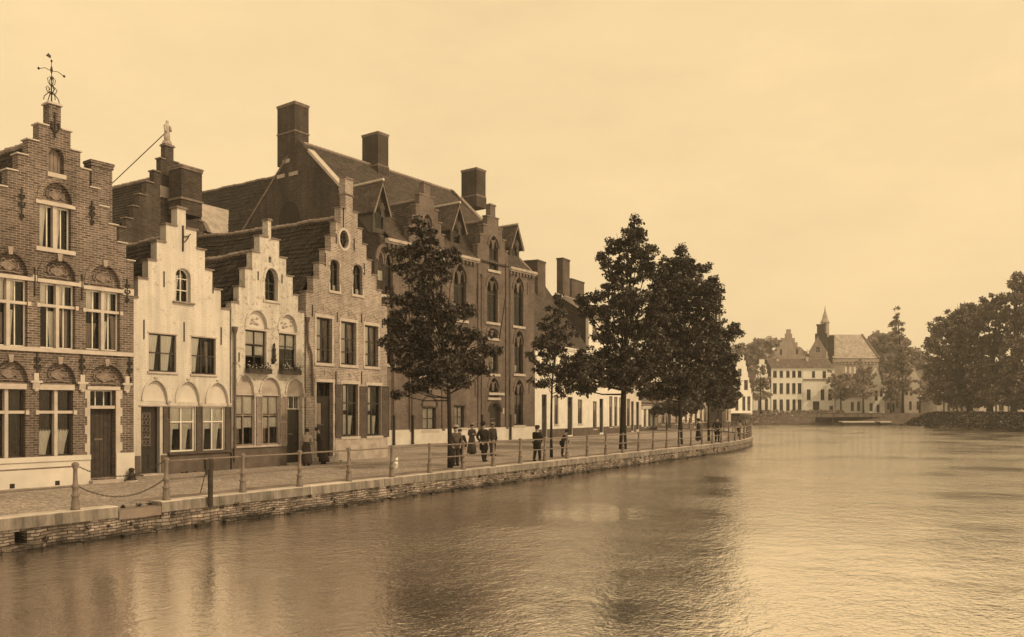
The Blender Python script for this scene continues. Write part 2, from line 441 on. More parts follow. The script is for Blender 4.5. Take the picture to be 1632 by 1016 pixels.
# ---------------------------------------------------------------- people / skin meshes
def skin_mesh(verts, edges, radii, sub=1, root=0):
    me = bpy.data.meshes.new('skin_tmp'); me.from_pydata([tuple(v) for v in verts], edges, [])
    o = bpy.data.objects.new('skin_tmp', me); COL.objects.link(o)
    o.modifiers.new('s', 'SKIN')
    lay = me.skin_vertices[0].data
    for i, r in enumerate(radii):
        lay[i].radius = r if isinstance(r, tuple) else (r, r); lay[i].use_root = (i == root)
    md = o.modifiers.new('sub', 'SUBSURF'); md.levels = sub; md.render_levels = sub
    dg = bpy.context.evaluated_depsgraph_get(); dg.update()
    res = bpy.data.meshes.new_from_object(o.evaluated_get(dg))
    bpy.data.objects.remove(o); bpy.data.meshes.remove(me)
    res.polygons.foreach_set('use_smooth', [True]*len(res.polygons))
    return res
# ---------------------------------------------------------------- world, sun, camera
SUN_DIR = Vector((.10, -.72, .66)).normalized()
w = bpy.data.worlds.new('World'); scene.world = w; w.use_nodes = True
nt = w.node_tree; bg = nt.nodes['Background']
sky = nt.nodes.new('ShaderNodeTexSky'); sky.sky_type = 'NISHITA'; sky.sun_disc = False
sky.sun_elevation = math.asin(SUN_DIR.z); sky.sun_rotation = math.atan2(SUN_DIR.x, SUN_DIR.y)
sky.air_density = 1.2; sky.dust_density = 4.0; sky.altitude = 0
bw = nt.nodes.new('ShaderNodeRGBToBW'); nt.links.new(sky.outputs[0], bw.inputs[0])
pw = nt.nodes.new('ShaderNodeMath'); pw.operation = 'POWER'; pw.inputs[1].default_value = .14; nt.links.new(bw.outputs[0], pw.inputs[0])
vm = nt.nodes.new('ShaderNodeVectorMath'); vm.operation = 'SCALE'; vm.inputs[0].default_value = (1.0, .73, .388)
# thin high cloud: a faint mottling of the sky itself
tcw = nt.nodes.new('ShaderNodeTexCoord'); mpw = nt.nodes.new('ShaderNodeMapping'); mpw.inputs['Scale'].default_value = (1, 1, 2.6); nt.links.new(tcw.outputs['Generated'], mpw.inputs['Vector'])
nzw = nt.nodes.new('ShaderNodeTexNoise'); nzw.inputs['Scale'].default_value = 3.2; nzw.inputs['Detail'].default_value = 8; nzw.inputs['Roughness'].default_value = .62; nt.links.new(mpw.outputs[0], nzw.inputs['Vector'])
mrw = nt.nodes.new('ShaderNodeMapRange'); mrw.inputs[1].default_value = .3; mrw.inputs[2].default_value = .7; mrw.inputs[3].default_value = .93; mrw.inputs[4].default_value = 1.07; nt.links.new(nzw.outputs['Fac'], mrw.inputs[0])
mmw = nt.nodes.new('ShaderNodeMath'); mmw.operation = 'MULTIPLY'; nt.links.new(pw.outputs[0], mmw.inputs[0]); nt.links.new(mrw.outputs[0], mmw.inputs[1])
nt.links.new(mmw.outputs[0], vm.inputs['Scale'])
nt.links.new(vm.outputs[0], bg.inputs['Color']); bg.inputs['Strength'].default_value = SKY_STRENGTH if 'SKY_STRENGTH' in globals() else .855
sl = bpy.data.lights.new('sun', 'SUN'); so = bpy.data.objects.new('sun', sl); COL.objects.link(so)
sl.energy = 2.45; sl.angle = R(1.5); sl.color = (1.0, .73, .40)
so.rotation_euler = SUN_DIR.to_track_quat('Z', 'Y').to_euler(); so.location = (0, -30, 60)
cd = bpy.data.cameras.new('camera'); co = bpy.data.objects.new('camera', cd); COL.objects.link(co); scene.camera = co
co.location = (0, 0, EYE); co.rotation_euler = (PI/2, 0, YAW-PI/2)
cd.sensor_width = 36; cd.lens = F/1632*36; cd.shift_y = (HY-508)/1632; cd.clip_end = 6000; cd.clip_start = .1
vs = scene.view_settings
vs.view_transform = 'Standard'; vs.look = 'None'; vs.exposure = 0; vs.gamma = 1
# ---------------------------------------------------------------- quay line
TQ, S0, RQ = 18.28, 55.0, 72.0      # canal face of the coping, start of the bend, radius
def quay_pt(s, off=0.0):
    if s <= S0: return Vector((s, TQ+off))
    a = (s-S0)/RQ
    return Vector((S0+(RQ-off)*math.sin(a), TQ+RQ-(RQ-off)*math.cos(a)))
SEND = S0+RQ*R(70)
def quay_range(a, b, step=2.0):
    n = max(1, int(math.ceil((b-a)/step)))
    return [a+(b-a)*i/n for i in range(n+1)]
# water
mb = MB(); mb.add([*[(*lz(l,Z),WZ) for l,Z in ((-195,-25),(255,-25),(255,420),(-195,420))]], [(0,1,2,3)])
tag(mb.build('canal_water', M['water']), kind='structure')
# canal bed under it keeps the plane closed off
# street: cobbled sheet from the back of the coping out past the houses
mb = MB(); ss = quay_range(-30, SEND, 2.5)
P1 = [quay_pt(s, .40) for s in ss]; P2 = [quay_pt(s, .40) for s in ss]
far = [Vector((p.x+(i/len(ss))*60-20*(1-i/len(ss)), 140+60*(i/len(ss)))) for i, p in enumerate(P1)]
vv = [(p.x, p.y, GZ) for p in P1]+[(p.x, p.y, GZ) for p in far]; n = len(ss)
mb.add(vv, [(i, i+1, n+i+1, n+i) for i in range(n-1)])
tag(mb.build('street', M['cobble']), kind='structure')
# earth strip under the trees, 5 mm above the cobbles
mb = MB(); ss2 = quay_range(13.5, SEND, 1.2); rnd = random.Random(3)
vv = []
for s in ss2:
    a = quay_pt(s, .42); b = quay_pt(s, 2.1+rnd.uniform(-.22, .22)); vv += [(a.x, a.y, GZ+.005), (b.x, b.y, GZ+.005)]
mb.add(vv, [(2*i, 2*i+2, 2*i+3, 2*i+1) for i in range(len(ss2)-1)])
tag(mb.build('tree_strip', M['earth']), kind='structure')
# ---------------------------------------------------------------- quay wall with coping
sA = on_t(189, TQ).x; sB = on_t(258, TQ).x
quay = empty('quay_wall', (0, 0, 0)); tag(quay, 'weathered stone quay wall with pale coping dropping into the canal', 'quay wall')
# straight masonry face with the drain opening
def s_at(px): return on_t(px, TQ+.04).x
dz0 = at_depth(33, 862, (on_t(33, TQ+.04).length and (FW.dot(on_t(33, TQ+.04))))).z
d0, d1 = s_at(24), s_at(43.5)
hole = Hole(d0, d1, -.60, -.33, depth=.5)
ctop = -.27
mb = MB()
mb.wall([(-30, -1.6), (S0, -1.6), (S0, ctop), (-30, ctop)], [hole], TQ+.05, .5, .5, back=False, sides=False)
bent = quay_range(S0, SEND, 1.5)
vv = []
for s in bent:
    a = quay_pt(s, .05); vv += [(a.x, a.y, -1.6), (a.x, a.y, ctop)]
mb.add(vv, [(2*i, 2*i+2, 2*i+3, 2*i+1) for i in range(len(bent)-1)])
mb.build('wall_face', M['quay'], quay)
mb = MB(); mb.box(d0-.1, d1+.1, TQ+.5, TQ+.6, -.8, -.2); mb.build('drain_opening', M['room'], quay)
# coping stones: one mesh, stones with slightly uneven faces and joints between them
def coping(a, b, name='coping', top=0.0, h=.27, depth=.42, mat='coping', lenr=(1.3, 2.0), seed=1):
    rr = random.Random(seed); mb = MB(); s = a
    while s < b-.05:
        L = min(rr.uniform(*lenr), b-s)
        if b-s-L < .5: L = b-s
        j = .006; dz = rr.uniform(-.006, .006); dy = rr.uniform(-.008, .008)
        sub = quay_range(s+j, s+L-j, 1.2)
        prof = [(dy, top-h), (dy, top-.03+dz), (dy+.03, top+dz), (depth, top+dz), (depth, top-h)]
        base = len(mb.v)
        for q in sub:
            for o, z in prof:
                p = quay_pt(q, o); mb.v.append((p.x, p.y, z))
        k = len(prof)
        for i in range(len(sub)-1):
            for e in range(k):
                mb.f.append((base+i*k+e, base+(i+1)*k+e, base+(i+1)*k+(e+1) % k, base+i*k+(e+1) % k)); mb.m.append(0)
        mb.f.append(tuple(base+e for e in range(k))); mb.m.append(0)
        mb.f.append(tuple(base+(len(sub)-1)*k+e for e in range(k-1, -1, -1))); mb.m.append(0)
        s += L
    return mb.build(name, M[mat], quay)
coping(-30, sA, seed=2); coping(sB, SEND, seed=5)
coping(sA+.01, sB-.01, 'landing_stone', top=-.105, h=.22, depth=.44, mat='landing', lenr=(.7, 1.3), seed=9)
# rough footing course and stains at the water line
mb = MB(); rr = random.Random(11); s = -12.0
while s < 54:
    L = rr.uniform(.35, .9)
    if rr.random() < .75:
        mb.box(s, s+L*.96, TQ-.05-rr.uniform(0, .05), TQ+.06, -1.2, -.70+rr.uniform(-.03, .05))
    s += L
mb.box(d0-.35, d1+.3, TQ-.14, TQ+.048, -.78, -.605)
mb.box(d0-.62, d0-.02, TQ-.09, TQ+.047, -.80, -.62)
mb.build('footing_stones', M['quay'], quay)
# ---------------------------------------------------------------- railing
POST_H = 1.08
def post_mb(short=False):
    mb = MB()
    mb.lathe([(.105, 0), (.105, .03), (.09, .06), (.09, .2), (.078, .22), (.074, .30), (.098, .31), (.098, .335), (.066, .35),
              (.058, .48), (.078, .495), (.088, .53), (.078, .565), (.057, .58), (.048, .75), (.046, .93), (.063, .945), (.063, .96),
              (.046, .975), (.076, 1.0), (.083, 1.03), (.063, 1.065), (.02, 1.08)], n=12)
    return mb
step = 2.107
post_px1 = on_t(120, TQ+.17).x
post_s = [on_t(265, TQ+.17).x]
post_s += [on_t(387, TQ+.17).x]
while post_s[-1] < SEND-2: post_s.append(post_s[-1]+step)
railing = empty('railing', (post_s[0], TQ+.17, 0))
tag(railing, 'long two bar iron railing with turned posts along the quay coping', 'railing')
pm = None
OFF = .17
for i, s in enumerate(post_s):
    p = quay_pt(s, OFF)
    if pm is None:
        o = post_mb().build('post', M['iron_rail'], railing, True); pm = o.data
    else:
        o = bpy.data.objects.new('post', pm); COL.objects.link(o); o.parent = railing
    o.location = (p.x-post_s[0], p.y-(TQ+.17), 0); o.rotation_euler = (0, 0, i*.7)
for h in (.53, .985):
    mb = MB(); pts = []
    for s in quay_range(post_s[0], post_s[-1], 1.05):
        p = quay_pt(s, OFF); pts.append((p.x-post_s[0], p.y-(TQ+.17), h+.004*math.sin(s*2.1)))
    mb.tube(pts, .024, 8); mb.build('rail', M['iron_rail'], railing, True)
rail2 = empty('railing', (post_px1, TQ+.17, 0))
tag(rail2, 'short iron railing at the left edge with its single end post beside the gap', 'railing')
for k, s in enumerate((0, -2.15, -4.3, -6.45)):
    o = bpy.data.objects.new('post', pm); COL.objects.link(o); o.parent = rail2; o.location = (s, 0, 0)
for h in (.53, .985):
    mb = MB(); mb.tube([(-6.45, 0, h), (-3, 0, h), (0, 0, h)], .018, 8); mb.build('rail', M['iron_rail'], rail2, True)
# chains closing the gap
def chain(za, zb, sag, label):
    a = Vector((post_px1+.06, TQ+.17, za)); b = Vector((post_s[0]-.06, TQ+.17, zb)); L = (b-a).length
    n = int(L/.055); mb = MB()
    pts = [a.lerp(b, i/n)+Vector((0, 0, -sag*4*(i/n)*(1-i/n))) for i in range(n+1)]
    for i in range(n):
        m = (pts[i]+pts[i+1])/2; d = (pts[i+1]-pts[i]).normalized(); up = Vector((0, 1, 0)) if i % 2 else d.cross(Vector((0, 1, 0)))
        ring = [m+d*(.037*math.cos(q*PI/4))+up*(.018*math.sin(q*PI/4)) for q in range(9)]
        mb.tube(ring, .007, 5, cap=False)
    o = mb.build('chain', M['iron'], None, True); tag(o, label, 'chain', 'chains closing the gap in the railing'); return o
chain(.985, .985, .30, 'upper sagging iron chain across the gap in the quay railing')
chain(.53, .53, .33, 'lower sagging iron chain across the gap in the quay railing')
# dark wooden post with its iron bracket beside the rail
wp = on_t(323, TQ+.22)
t = empty('wooden_post', (wp.x, TQ+.20, 0)); tag(t, 'dark tarred wooden post with iron bracket standing at the quay railing', 'post')
mb = MB(); mb.lathe([(.062, -.26), (.068, .2), (.07, .68), (.085, .73), (.085, .98), (.05, 1.0)], n=10); mb.build('shaft', M['wood_dark'], t, False)
t.location.y = TQ-.09
mb = MB(); mb.box(-.17, -.065, -.05, .05, .72, .98); mb.box(-.14, -.085, -.03, .03, .58, .73); mb.build('bracket', M['iron'], t)
mb = MB(); mb.tube([(-.17, 0, .62), (-.21, .02, .4), (-.27, .03, .18), (-.30, .03, .12)], .012, 6); mb.build('hook_rod', M['iron'], t, True)
# ---------------------------------------------------------------- houses
class House:
    def __init__(s, name, label, cat, P, ang, group=None, base=GZ):
        s.P = Vector((P[0], P[1])); s.e = Vector((math.cos(ang), math.sin(ang))); s.n = Vector((-s.e.y, s.e.x)); s.ang = ang; s.base = base
        s.root = empty(name, (s.P.x, s.P.y, base), ang); tag(s.root, label, cat, group); s.holes = []
    def uv(s, px, py, d=0.0):
        r = ray(px, py); A = s.P+s.n*d
        det = -r.x*s.e.y+r.y*s.e.x
        k = (-A.x*s.e.y+A.y*s.e.x)/det
        q = Vector((r.x*k, r.y*k))-A
        return q.dot(s.e), EYE+r.z*k-s.base
    def u(s, px, d=0.0): return s.uv(px, 655, d)[0]
    def z(s, px, py, d=0.0): return s.uv(px, py, d)[1]
    def hole(s, px0, px1, pt, pb, spring=None, pointed=False, depth=None, add=True):
        c = (px0+px1)/2
        z1 = s.z(c, pt); z0 = s.z(c, pb); rise = 0
        if spring is not None: rise = z1-s.z(c, spring)
        h = Hole(s.u(px0), s.u(px1), z0, z1, rise, pointed, depth)
        if add: s.holes.append(h)
        return h
    def wpt(s, u, y, z):
        p = s.P+s.e*u+s.n*y; return Vector((p.x, p.y, s.base+z))
def window(H, h, y=.16, frame='frame_white', fw=.05, vb=(.5,), hb=(.62,), bar=.035, curtains=(), name='window', backing=True):
    """frame with bars; children pane and curtain"""
    mb = MB(); A = h.poly; B = h.shape(fw); n = len(A)
    mb.add([(x, y, z) for x, z in A]+[(x, y, z) for x, z in B]+[(x, y+.05, z) for x, z in B],
           [(i, (i+1) % n, n+(i+1) % n, n+i) for i in range(n)]+[(n+i, n+(i+1) % n, 2*n+(i+1) % n, 2*n+i) for i in range(n)])
    W = h.u1-h.u0; Hh = h.z1-h.z0
    for f in vb:
        u = h.u0+W*f; mb.box(u-bar/2, u+bar/2, y-.004, y+.05, h.z0+fw*.8, h.top_at(u, fw*.8))
    for f in hb:
        z = h.z0+Hh*f; hw = W/2-fw*.7
        if h.rise > 0 and z > h.zs:
            q = min(1, (z-h.zs)/h.rise); hw *= (1-q) if h.pointed else math.sqrt(1-q*q)
        mb.box(h.c-hw, h.c+hw, y-.007, y+.05, z-bar/2, z+bar/2)
    o = mb.build(name, M[frame], H.root)
    mb = MB(); P = h.shape(fw*.7); mb.add([(x, y+.03, z) for x, z in P], [tuple(range(len(P)))]); mb.build('pane', M['glass'], o)
    for c in curtains:
        f0, f1, g0, g1 = c[:4]; mat = c[4] if len(c) > 4 else 'curtain'
        x0 = h.u0+W*f0; x1 = h.u0+W*f1; z0 = h.z0+Hh*g0; z1 = h.z0+Hh*g1
        k = max(6, int((x1-x0)/.025)); b = MB(); vv = []
        ph = random.uniform(0, 6); per = random.uniform(.07, .11)
        for i in range(k+1):
            x = x0+(x1-x0)*i/k; dy = .014*math.sin(2*PI*x/per+ph)
            q = 1.0
            if mat != 'blind' and f1-f0 < .47 and g1-g0 > .35: q = .62      # drawn aside towards its jamb
            anc = x0 if (f0 < .25 or .45 < f0 < .6) else x1
            xm = anc+(x-anc)*(q+.12 if q < 1 else 1)
            vv += [(anc+(x-anc)*q, y+.06+dy, z0), (xm, y+.06+dy, z0+(z1-z0)*.4), (x, y+.06+dy*.5, z1)]
        b.add(vv, [(3*i+j, 3*i+3+j, 3*i+4+j, 3*i+1+j) for i in range(k) for j in (0, 1)])
        b.build('blind' if mat == 'blind' else 'curtain', M[mat], o)
    return o
def door(H, h, y=.18, mat='door_dark', panels=2, transom=None, grille=False, planks=0, light=None, handle=True, frame=None):
    """door leaf; transom = height fraction where a fanlight starts"""
    mb = MB(); zt = h.z1 if transom is None else h.z0+(h.z1-h.z0)*transom
    pl = h.shape(.0) if transom is None else [(h.u0, h.z0), (h.u1, h.z0), (h.u1, zt), (h.u0, zt)]
    mb.add([(x, y, z) for x, z in pl], [tuple(range(len(pl)))])
    W = h.u1-h.u0; Hd = zt-h.z0
    if planks:
        for i in range(planks):
            a = h.u0+W*i/planks; zz = h.top_at((a+W*.5/planks), .02) if transom is None else zt-.01
            mb.box(a+.008, a+W/planks-.008, y-.014, y-.001, h.z0+.01, zz)
    else:
        for i in range(panels):
            z0 = h.z0+Hd*(.05+.93*i/panels); z1 = h.z0+Hd*(.93*(i+1)/panels)
            if grille and i == panels-1: continue
            for a, b in ((.10, .46), (.54, .90)):
                mb.box(h.u0+W*a, h.u0+W*b, y-.018, y-.001, z0+.03, z1-.03)
        mb.box(h.u0, h.u0+W*.06, y-.03, y-.002, h.z0, zt); mb.box(h.u1-W*.06, h.u1, y-.03, y-.002, h.z0, zt)
        mb.box(h.u0+W*.061, h.u1-W*.061, y-.026, y-.002, zt-.07, zt-.002)
    o = mb.build('door', M[mat], H.root)
    if handle:
        b = MB(); b.lathe([(.02, -.02), (.028, 0), (.02, .02)], h.u0+W*.14, y-.045, h.z0+Hd*.47, 8); b.box(h.u0+W*.30, h.u0+W*.62, y-.032, y-.0195, h.z0+Hd*.53, h.z0+Hd*.555)
        b.build('handle', M['iron_rail'], o)
    if grille:
        b = MB(); x0 = h.u0+W*.2; x1 = h.u0+W*.62; z0 = h.z0+Hd*.42; z1 = h.z0+Hd*.9
        for i in range(5):
            for k in range(2):
                cx = x0+(x1-x0)*(.27+.46*k); cz = z0+(z1-z0)*(.1+.2*i); r = (x1-x0)*.2
                b.tube([(cx+r*math.cos(q*PI/4), y-.03, cz+r*1.2*math.sin(q*PI/4)) for q in range(9)], .012, 5, cap=False)
        for x in (x0, x1): b.box(x-.01, x+.01, y-.04, y-.02, z0, z1)
        for z in (z0, z1): b.box(x0+.0101, x1-.0101, y-.038, y-.022, z-.01, z+.01)
        b.build('door_grille', M['frame_mid'], o)
    if light:
        hl = Hole(h.u0+W*light[0], h.u0+W*light[1], h.z0+Hd*light[2], h.z0+Hd*light[3])
        b = MB(); b.add([(x, y-.021, z) for x, z in hl.poly], [(0, 1, 2, 3)]); b.build('door_light', M['curtain_dim'], o)
    if transom is not None:
        ht = Hole(h.u0, h.u1, zt+.02, h.z1, h.rise, h.pointed)
        window(H, ht, y-.02, frame or mat, .04, (.34, .67), (), .03, (), 'fanlight')
    return o
def shutter(H, px0, px1, pt, pb, mat='shutter', louvre=.26, y=-.055, full=False):
    c = (px0+px1)/2; u0, u1, z0, z1 = H.u(px0), H.u(px1), H.z(c, pb), H.z(c, pt)
    mb = MB(); W = u1-u0; st = min(.06, W*.2)
    mb.box(u0, u0+st, y, -.006, z0, z1); mb.box(u1-st, u1, y, -.006, z0, z1)
    cuts = [0, .46, .5, 1] if full else [0, .36, .7, .99]
    zs = [z0+(z1-z0)*q for q in ((0, .47, 1) if full else (0, .37, .70, 1))]
    for q in zs: mb.box(u0+st, u1-st, y+.004, -.008, max(z0, q-.045), min(z1, q+.045))
    for i in range(len(zs)-1):
        a, b = zs[i]+.046, zs[i+1]-.046
        if full or i == len(zs)-2:
            k = max(3, int((b-a)/.055))
            for j in range(k):
                zz = a+(b-a)*j/k
                mb.add([(u0+st, y+.012, zz), (u1-st, y+.012, zz), (u1-st, -.012, zz+.05), (u0+st, -.012, zz+.05)], [(0, 1, 2, 3)])
        else: mb.box(u0+st, u1-st, y+.014, -.012, a, b)
    o = mb.build('shutter', M[mat], H.root)
    b = MB()
    for q in (.2, .8): b.box(u0-.02, u0+.05, y-.008, y-.001, z0+(z1-z0)*q-.015, z0+(z1-z0)*q+.015)
    b.build('hinge', M['iron'], o); return o
def anchor(H, px, pt, pb, fancy=False, y=-.04, w=.035):
    u = H.u(px); z1 = H.z(px, pt); z0 = H.z(px, pb); mb = MB()
    mb.box(u-w/2, u+w/2, y, -.002, z0, z1)
    if fancy:
        Lh = z1-z0
        for q, r in ((.82, .075), (.55, .09), (.15, .05)):
            for sg in (-1, 1):
                c = z0+Lh*q
                mb.tube([(u+sg*.012, y-.004, c-r*.9), (u+sg*r, y-.006, c-.02), (u+sg*r*.75, y-.006, c+.055), (u+sg*r*.3, y-.004, c+.03)], [.02, .026, .022, .012], 6)
        mb.prism([(u-.035, z1-.001), (u+.035, z1-.001), (u, z1+.12)], y, -.003)
    return mb.build('wall_anchor', M['iron'], H.root)
def steps_outline(uc, steps, zbot=0.0):
    """steps: [(right edge u, top z)] from the eaves up to the top pillar"""
    Rr = [(steps[0][0], zbot)]
    for i, (x, z) in enumerate(steps):
        Rr.append((x, z))
        if i+1 < len(steps): Rr.append((steps[i+1][0], z))
    L = [(2*uc-x, z) for x, z in Rr]
    return L[:1]+Rr+L[:0:-1]
def gable_caps(H, uc, steps, thick, mat, ov=.05, h=.075, top_extra=0.0):
    for i, (x, z) in enumerate(steps):
        if i+1 < len(steps):
            x2 = steps[i+1][0]
            for sg in (1, -1):
                a, b = sorted((uc+sg*(x2-uc+.004), uc+sg*(x-uc+ov)))
                MB().box(a, b, -ov, thick+ov, z+.002, z+h).build('step_cap', M[mat], H.root)
        else:
            mb = MB(); mb.box(2*uc-x-ov, x+ov, -ov, thick+ov+top_extra, z+.002, z+h)
            mb.box(2*uc-x-ov*.5, x+ov*.5, -ov*.5, thick+ov*.5+top_extra, z+h-.01, z+h*1.7)
            mb.build('pillar_cap', M[mat], H.root)
def panels(H, hs, y, mat, name='tympanum'):
    for h in hs:
        mb = MB(); P = h.poly; mb.add([(x, y, z) for x, z in P], [tuple(range(len(P)))]); mb.build(name, M[mat], H.root)
def quoins(H, u, z0, z1, sg, n, w1=.085, w2=.12, p=.025, mat='stone', y1=.05):
    """toothed strip of stones beside an opening, one piece"""
    P = [(u, z0)]; 
    for i in range(n):
        w_ = w2 if i % 2 else w1
        P += [(u+sg*w_, z0+(z1-z0)*i/n), (u+sg*w_, z0+(z1-z0)*(i+1)/n)]
    P.append((u, z1)); MB().prism(P, -p, y1).build('quoin_strip', M[mat], H.root)
def roof_gabled(H, u0, u1, y0, y1, ze, zr, mat, pantile=True, course=.27, uc=None, ridge='ridge', name='roof', parent=None, sides='lr'):
    """two real tiled slopes whose ridge runs back from the street"""
    uc = (u0+u1)/2 if uc is None else uc; mb = MB()
    ph = random.uniform(0, 6); sag = (lambda y: .07*math.sin(PI*(y-y0)/(y1-y0))+.025*math.sin(y*1.7+ph)+.015*math.sin(y*3.9+ph)) if pantile else (lambda y: 0)
    for sd in sides:
        ue = u0 if sd == 'l' else u1
        L = math.hypot(uc-ue, zr-ze); nc = max(2, int(L/course)); nx, nz = -(zr-ze)/L, abs(uc-ue)/L
        if sd == 'r': nx = -nx
        ny = max(2, int((y1-y0)/.06)) if pantile else 2
        for k in range(nc):
            a, b = k/nc, (k+1)/nc+.01
            base = len(mb.v)
            for j in range(ny+1):
                y = y0+(y1-y0)*j/ny; wv = .028*math.sin(2*PI*(y/.24))+(.012*math.sin(y*1.3+k)) if pantile else 0
                for q, lift in ((a, .0), (a, .035), (b, .004)):
                    d = lift+(wv if lift else 0)
                    if q == a and lift == 0: d = -.03
                    mb.v.append((ue+(uc-ue)*min(q, 1)+nx*d, y, ze+(zr-ze)*min(q, 1)+nz*d-sag(y)*min(q, 1)))
            for j in range(ny):
                c = base+3*j
                mb.f.append((c, c+3, c+4, c+1)); mb.f.append((c+1, c+4, c+5, c+2)); mb.m += [0, 0]
    o = mb.build(name, M[mat], parent or H.root, False)
    b = MB(); y = y0; i = 0
    while y < y1-.05:
        yy = min(y1, y+.36); b.tube([(uc, y, zr+.01+.012*(i % 2)-sag(y)), (uc, yy+.03, zr+.035+.012*(i % 2)-sag(yy))], [.10, .115], 8); y = yy; i += 1
    b.build('ridge_tiles', M[ridge], o); return o
def house_body(H, u0, u1, y0, y1, ze, zr, mat, uc=None, floor=None):
    """party walls, back gable and a floor closing the rooms"""
    uc = (u0+u1)/2 if uc is None else uc; mb = MB(); t = .22
    mb.box(u0+.004, u0+t, y0, y1-t, -.3, ze-.06); mb.box(u1-t, u1-.004, y0, y1-t, -.3, ze-.06)
    mb.prism([(u0+.003, -.3), (u1-.003, -.3), (u1-.003, ze-.05), (uc, zr-.06), (u0+.003, ze-.05)], y1-t+.001, y1)
    o = mb.build('side_walls', M[mat], H.root)
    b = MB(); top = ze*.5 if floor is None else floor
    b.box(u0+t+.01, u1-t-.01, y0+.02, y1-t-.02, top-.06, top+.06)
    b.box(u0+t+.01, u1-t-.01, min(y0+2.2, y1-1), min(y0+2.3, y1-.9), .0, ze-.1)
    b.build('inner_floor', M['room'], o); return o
def chimney(H, u0, u1, y0, y1, z0, z1, mat='brick_dark', cap='cap_dark', band=.28, pots=0, parent=None, flare=0.0):
    mb = MB(); mb.box(u0, u1, y0, y1, z0, z1)
    o = mb.build('chimney', M[mat], parent or H.root)
    b = MB(); h = z1-z0
    b.box(u0-.06, u1+.06, y0-.06, y1+.06, z1+.001, z1+.09); b.box(u0-.035, u1+.035, y0-.035, y1+.035, z1-.11, z1-.001)
    b.build('chimney_cap', M[cap], o); b = MB()
    if band: b.box(u0-.05, u1+.05, y0-.05, y1+.05, z0+h*band, z0+h*band+.1); b.build('chimney_band', M[cap], o)
    if flare:
        f = MB(); f.box(u0-flare, u1+flare, y0-flare, y1+flare, z0-.3, z0+h*band-.002); f.build('chimney_base', M[mat], o)
    for i in range(pots):
        p = MB(); x = u0+(u1-u0)*(i+.5)/pots; p.lathe([(.13, 0), (.11, .3), (.13, .34), (.13, .4)], x, (y0+y1)/2, z1+.09, 10); p.build('chimney_pot', M['cap_dark'], o, True)
    return o
def strip(H, items, name, mat):
    """boxes given as u0,u1,z0,z1,projection, a part each"""
    for u0, u1, z0, z1, p in items: MB().box(u0, u1, -p, .06, z0, z1).build(name, M[mat], H.root)
def arch_part(H, hs, name, mat, w=.12, p=.045, drop=0.0):
    for h in hs:
        MB().band(h.c, h.zs, (h.u1-h.u0)/2+.003, h.rise+.003, w, -p, .05, pointed=h.pointed).build(name, M[mat], H.root)
def drainpipe(H, pts, r=.05, mat='lead', head=True, y=-.10):
    mb = MB(); P = [(u, y, z) for u, z in pts]; mb.tube(P, r, 8)
    if head:
        u, z = pts[0]; mb.lathe([(r*1.2, -.12), (r*2.3, .06), (r*2.5, .16), (r*2.3, .17)], u, y, z, 8)
    for i in range(len(pts)-1):
        a, b = pts[i], pts[i+1]; k = max(1, int(abs(a[1]-b[1])/1.8))
        for j in range(k):
            q = (j+.5)/k; mb.lathe([(r*1.5, -.03), (r*1.5, .03)], a[0]+(b[0]-a[0])*q, y, a[1]+(b[1]-a[1])*q, 8)
    return mb.build('drainpipe', M[mat], H.root, False)
# =============================================================== HOUSE 1: brown brick, carved arches
H = House('brick_house', 'brown brick stepped gable house with carved arches at the left edge of the quay', 'house', on_t(0, 26.2), R(-4))
st_px = [(213,417),(201,389),(186,360),(171.5,331.5),(157,302),(142.5,272),(128,243),(112.6,211),(97,170.5)]
steps = [H.uv(*p) for p in st_px]; uc = (H.u(78)+H.u(97))/2; UR = steps[0][0]; UL = 2*uc-UR
nich = H.hole(77.5, 102, 236, 277, 250, depth=.28)
w2 = H.hole(63, 113, 329, 397, depth=.30)
wB = H.hole(64, 120, 453, 556, depth=.30); wC = H.hole(137, 191, 464, 558.5, depth=.30)
pit = wC.c-wB.c
def shifted(h, d): return Hole(h.u0+d, h.u1+d, h.z0, h.z1, h.rise, h.pointed, h.depth)
wA = shifted(wB, -pit); H.holes.append(wA)
gB = H.hole(62, 117, 622, 727, depth=.30); gA = shifted(gB, -pit); H.holes.append(gA)
dr = H.hole(143, 184, 622, 761, depth=.30)
aT = H.hole(66, 114, 292, 325, 324.5, depth=.13); 
aB = H.hole(67, 119.5, 414, 446.5, 446, depth=.13); aC = H.hole(140.5, 190.5, 423, 457.5, 457, depth=.13); aA = shifted(aB, -pit); H.holes.append(aA)
bB = H.hole(68, 120, 578, 612, 611.5, depth=.13); bC = H.hole(139, 198, 581, 616, 615.5, depth=.13); bA = shifted(bB, -pit); H.holes.append(bA)
mb = MB(); mb.wall(steps_outline(uc, steps), H.holes, 0, .38)
mb.build('front_wall', M['brick_h1'], H.root)
gable_caps(H, uc, steps, .36, 'stone', .05, .042)
arches = [aT, aA, aB, aC, bA, bB, bC]
panels(H, arches, .125, 'brick_h1')
rr = random.Random(5)
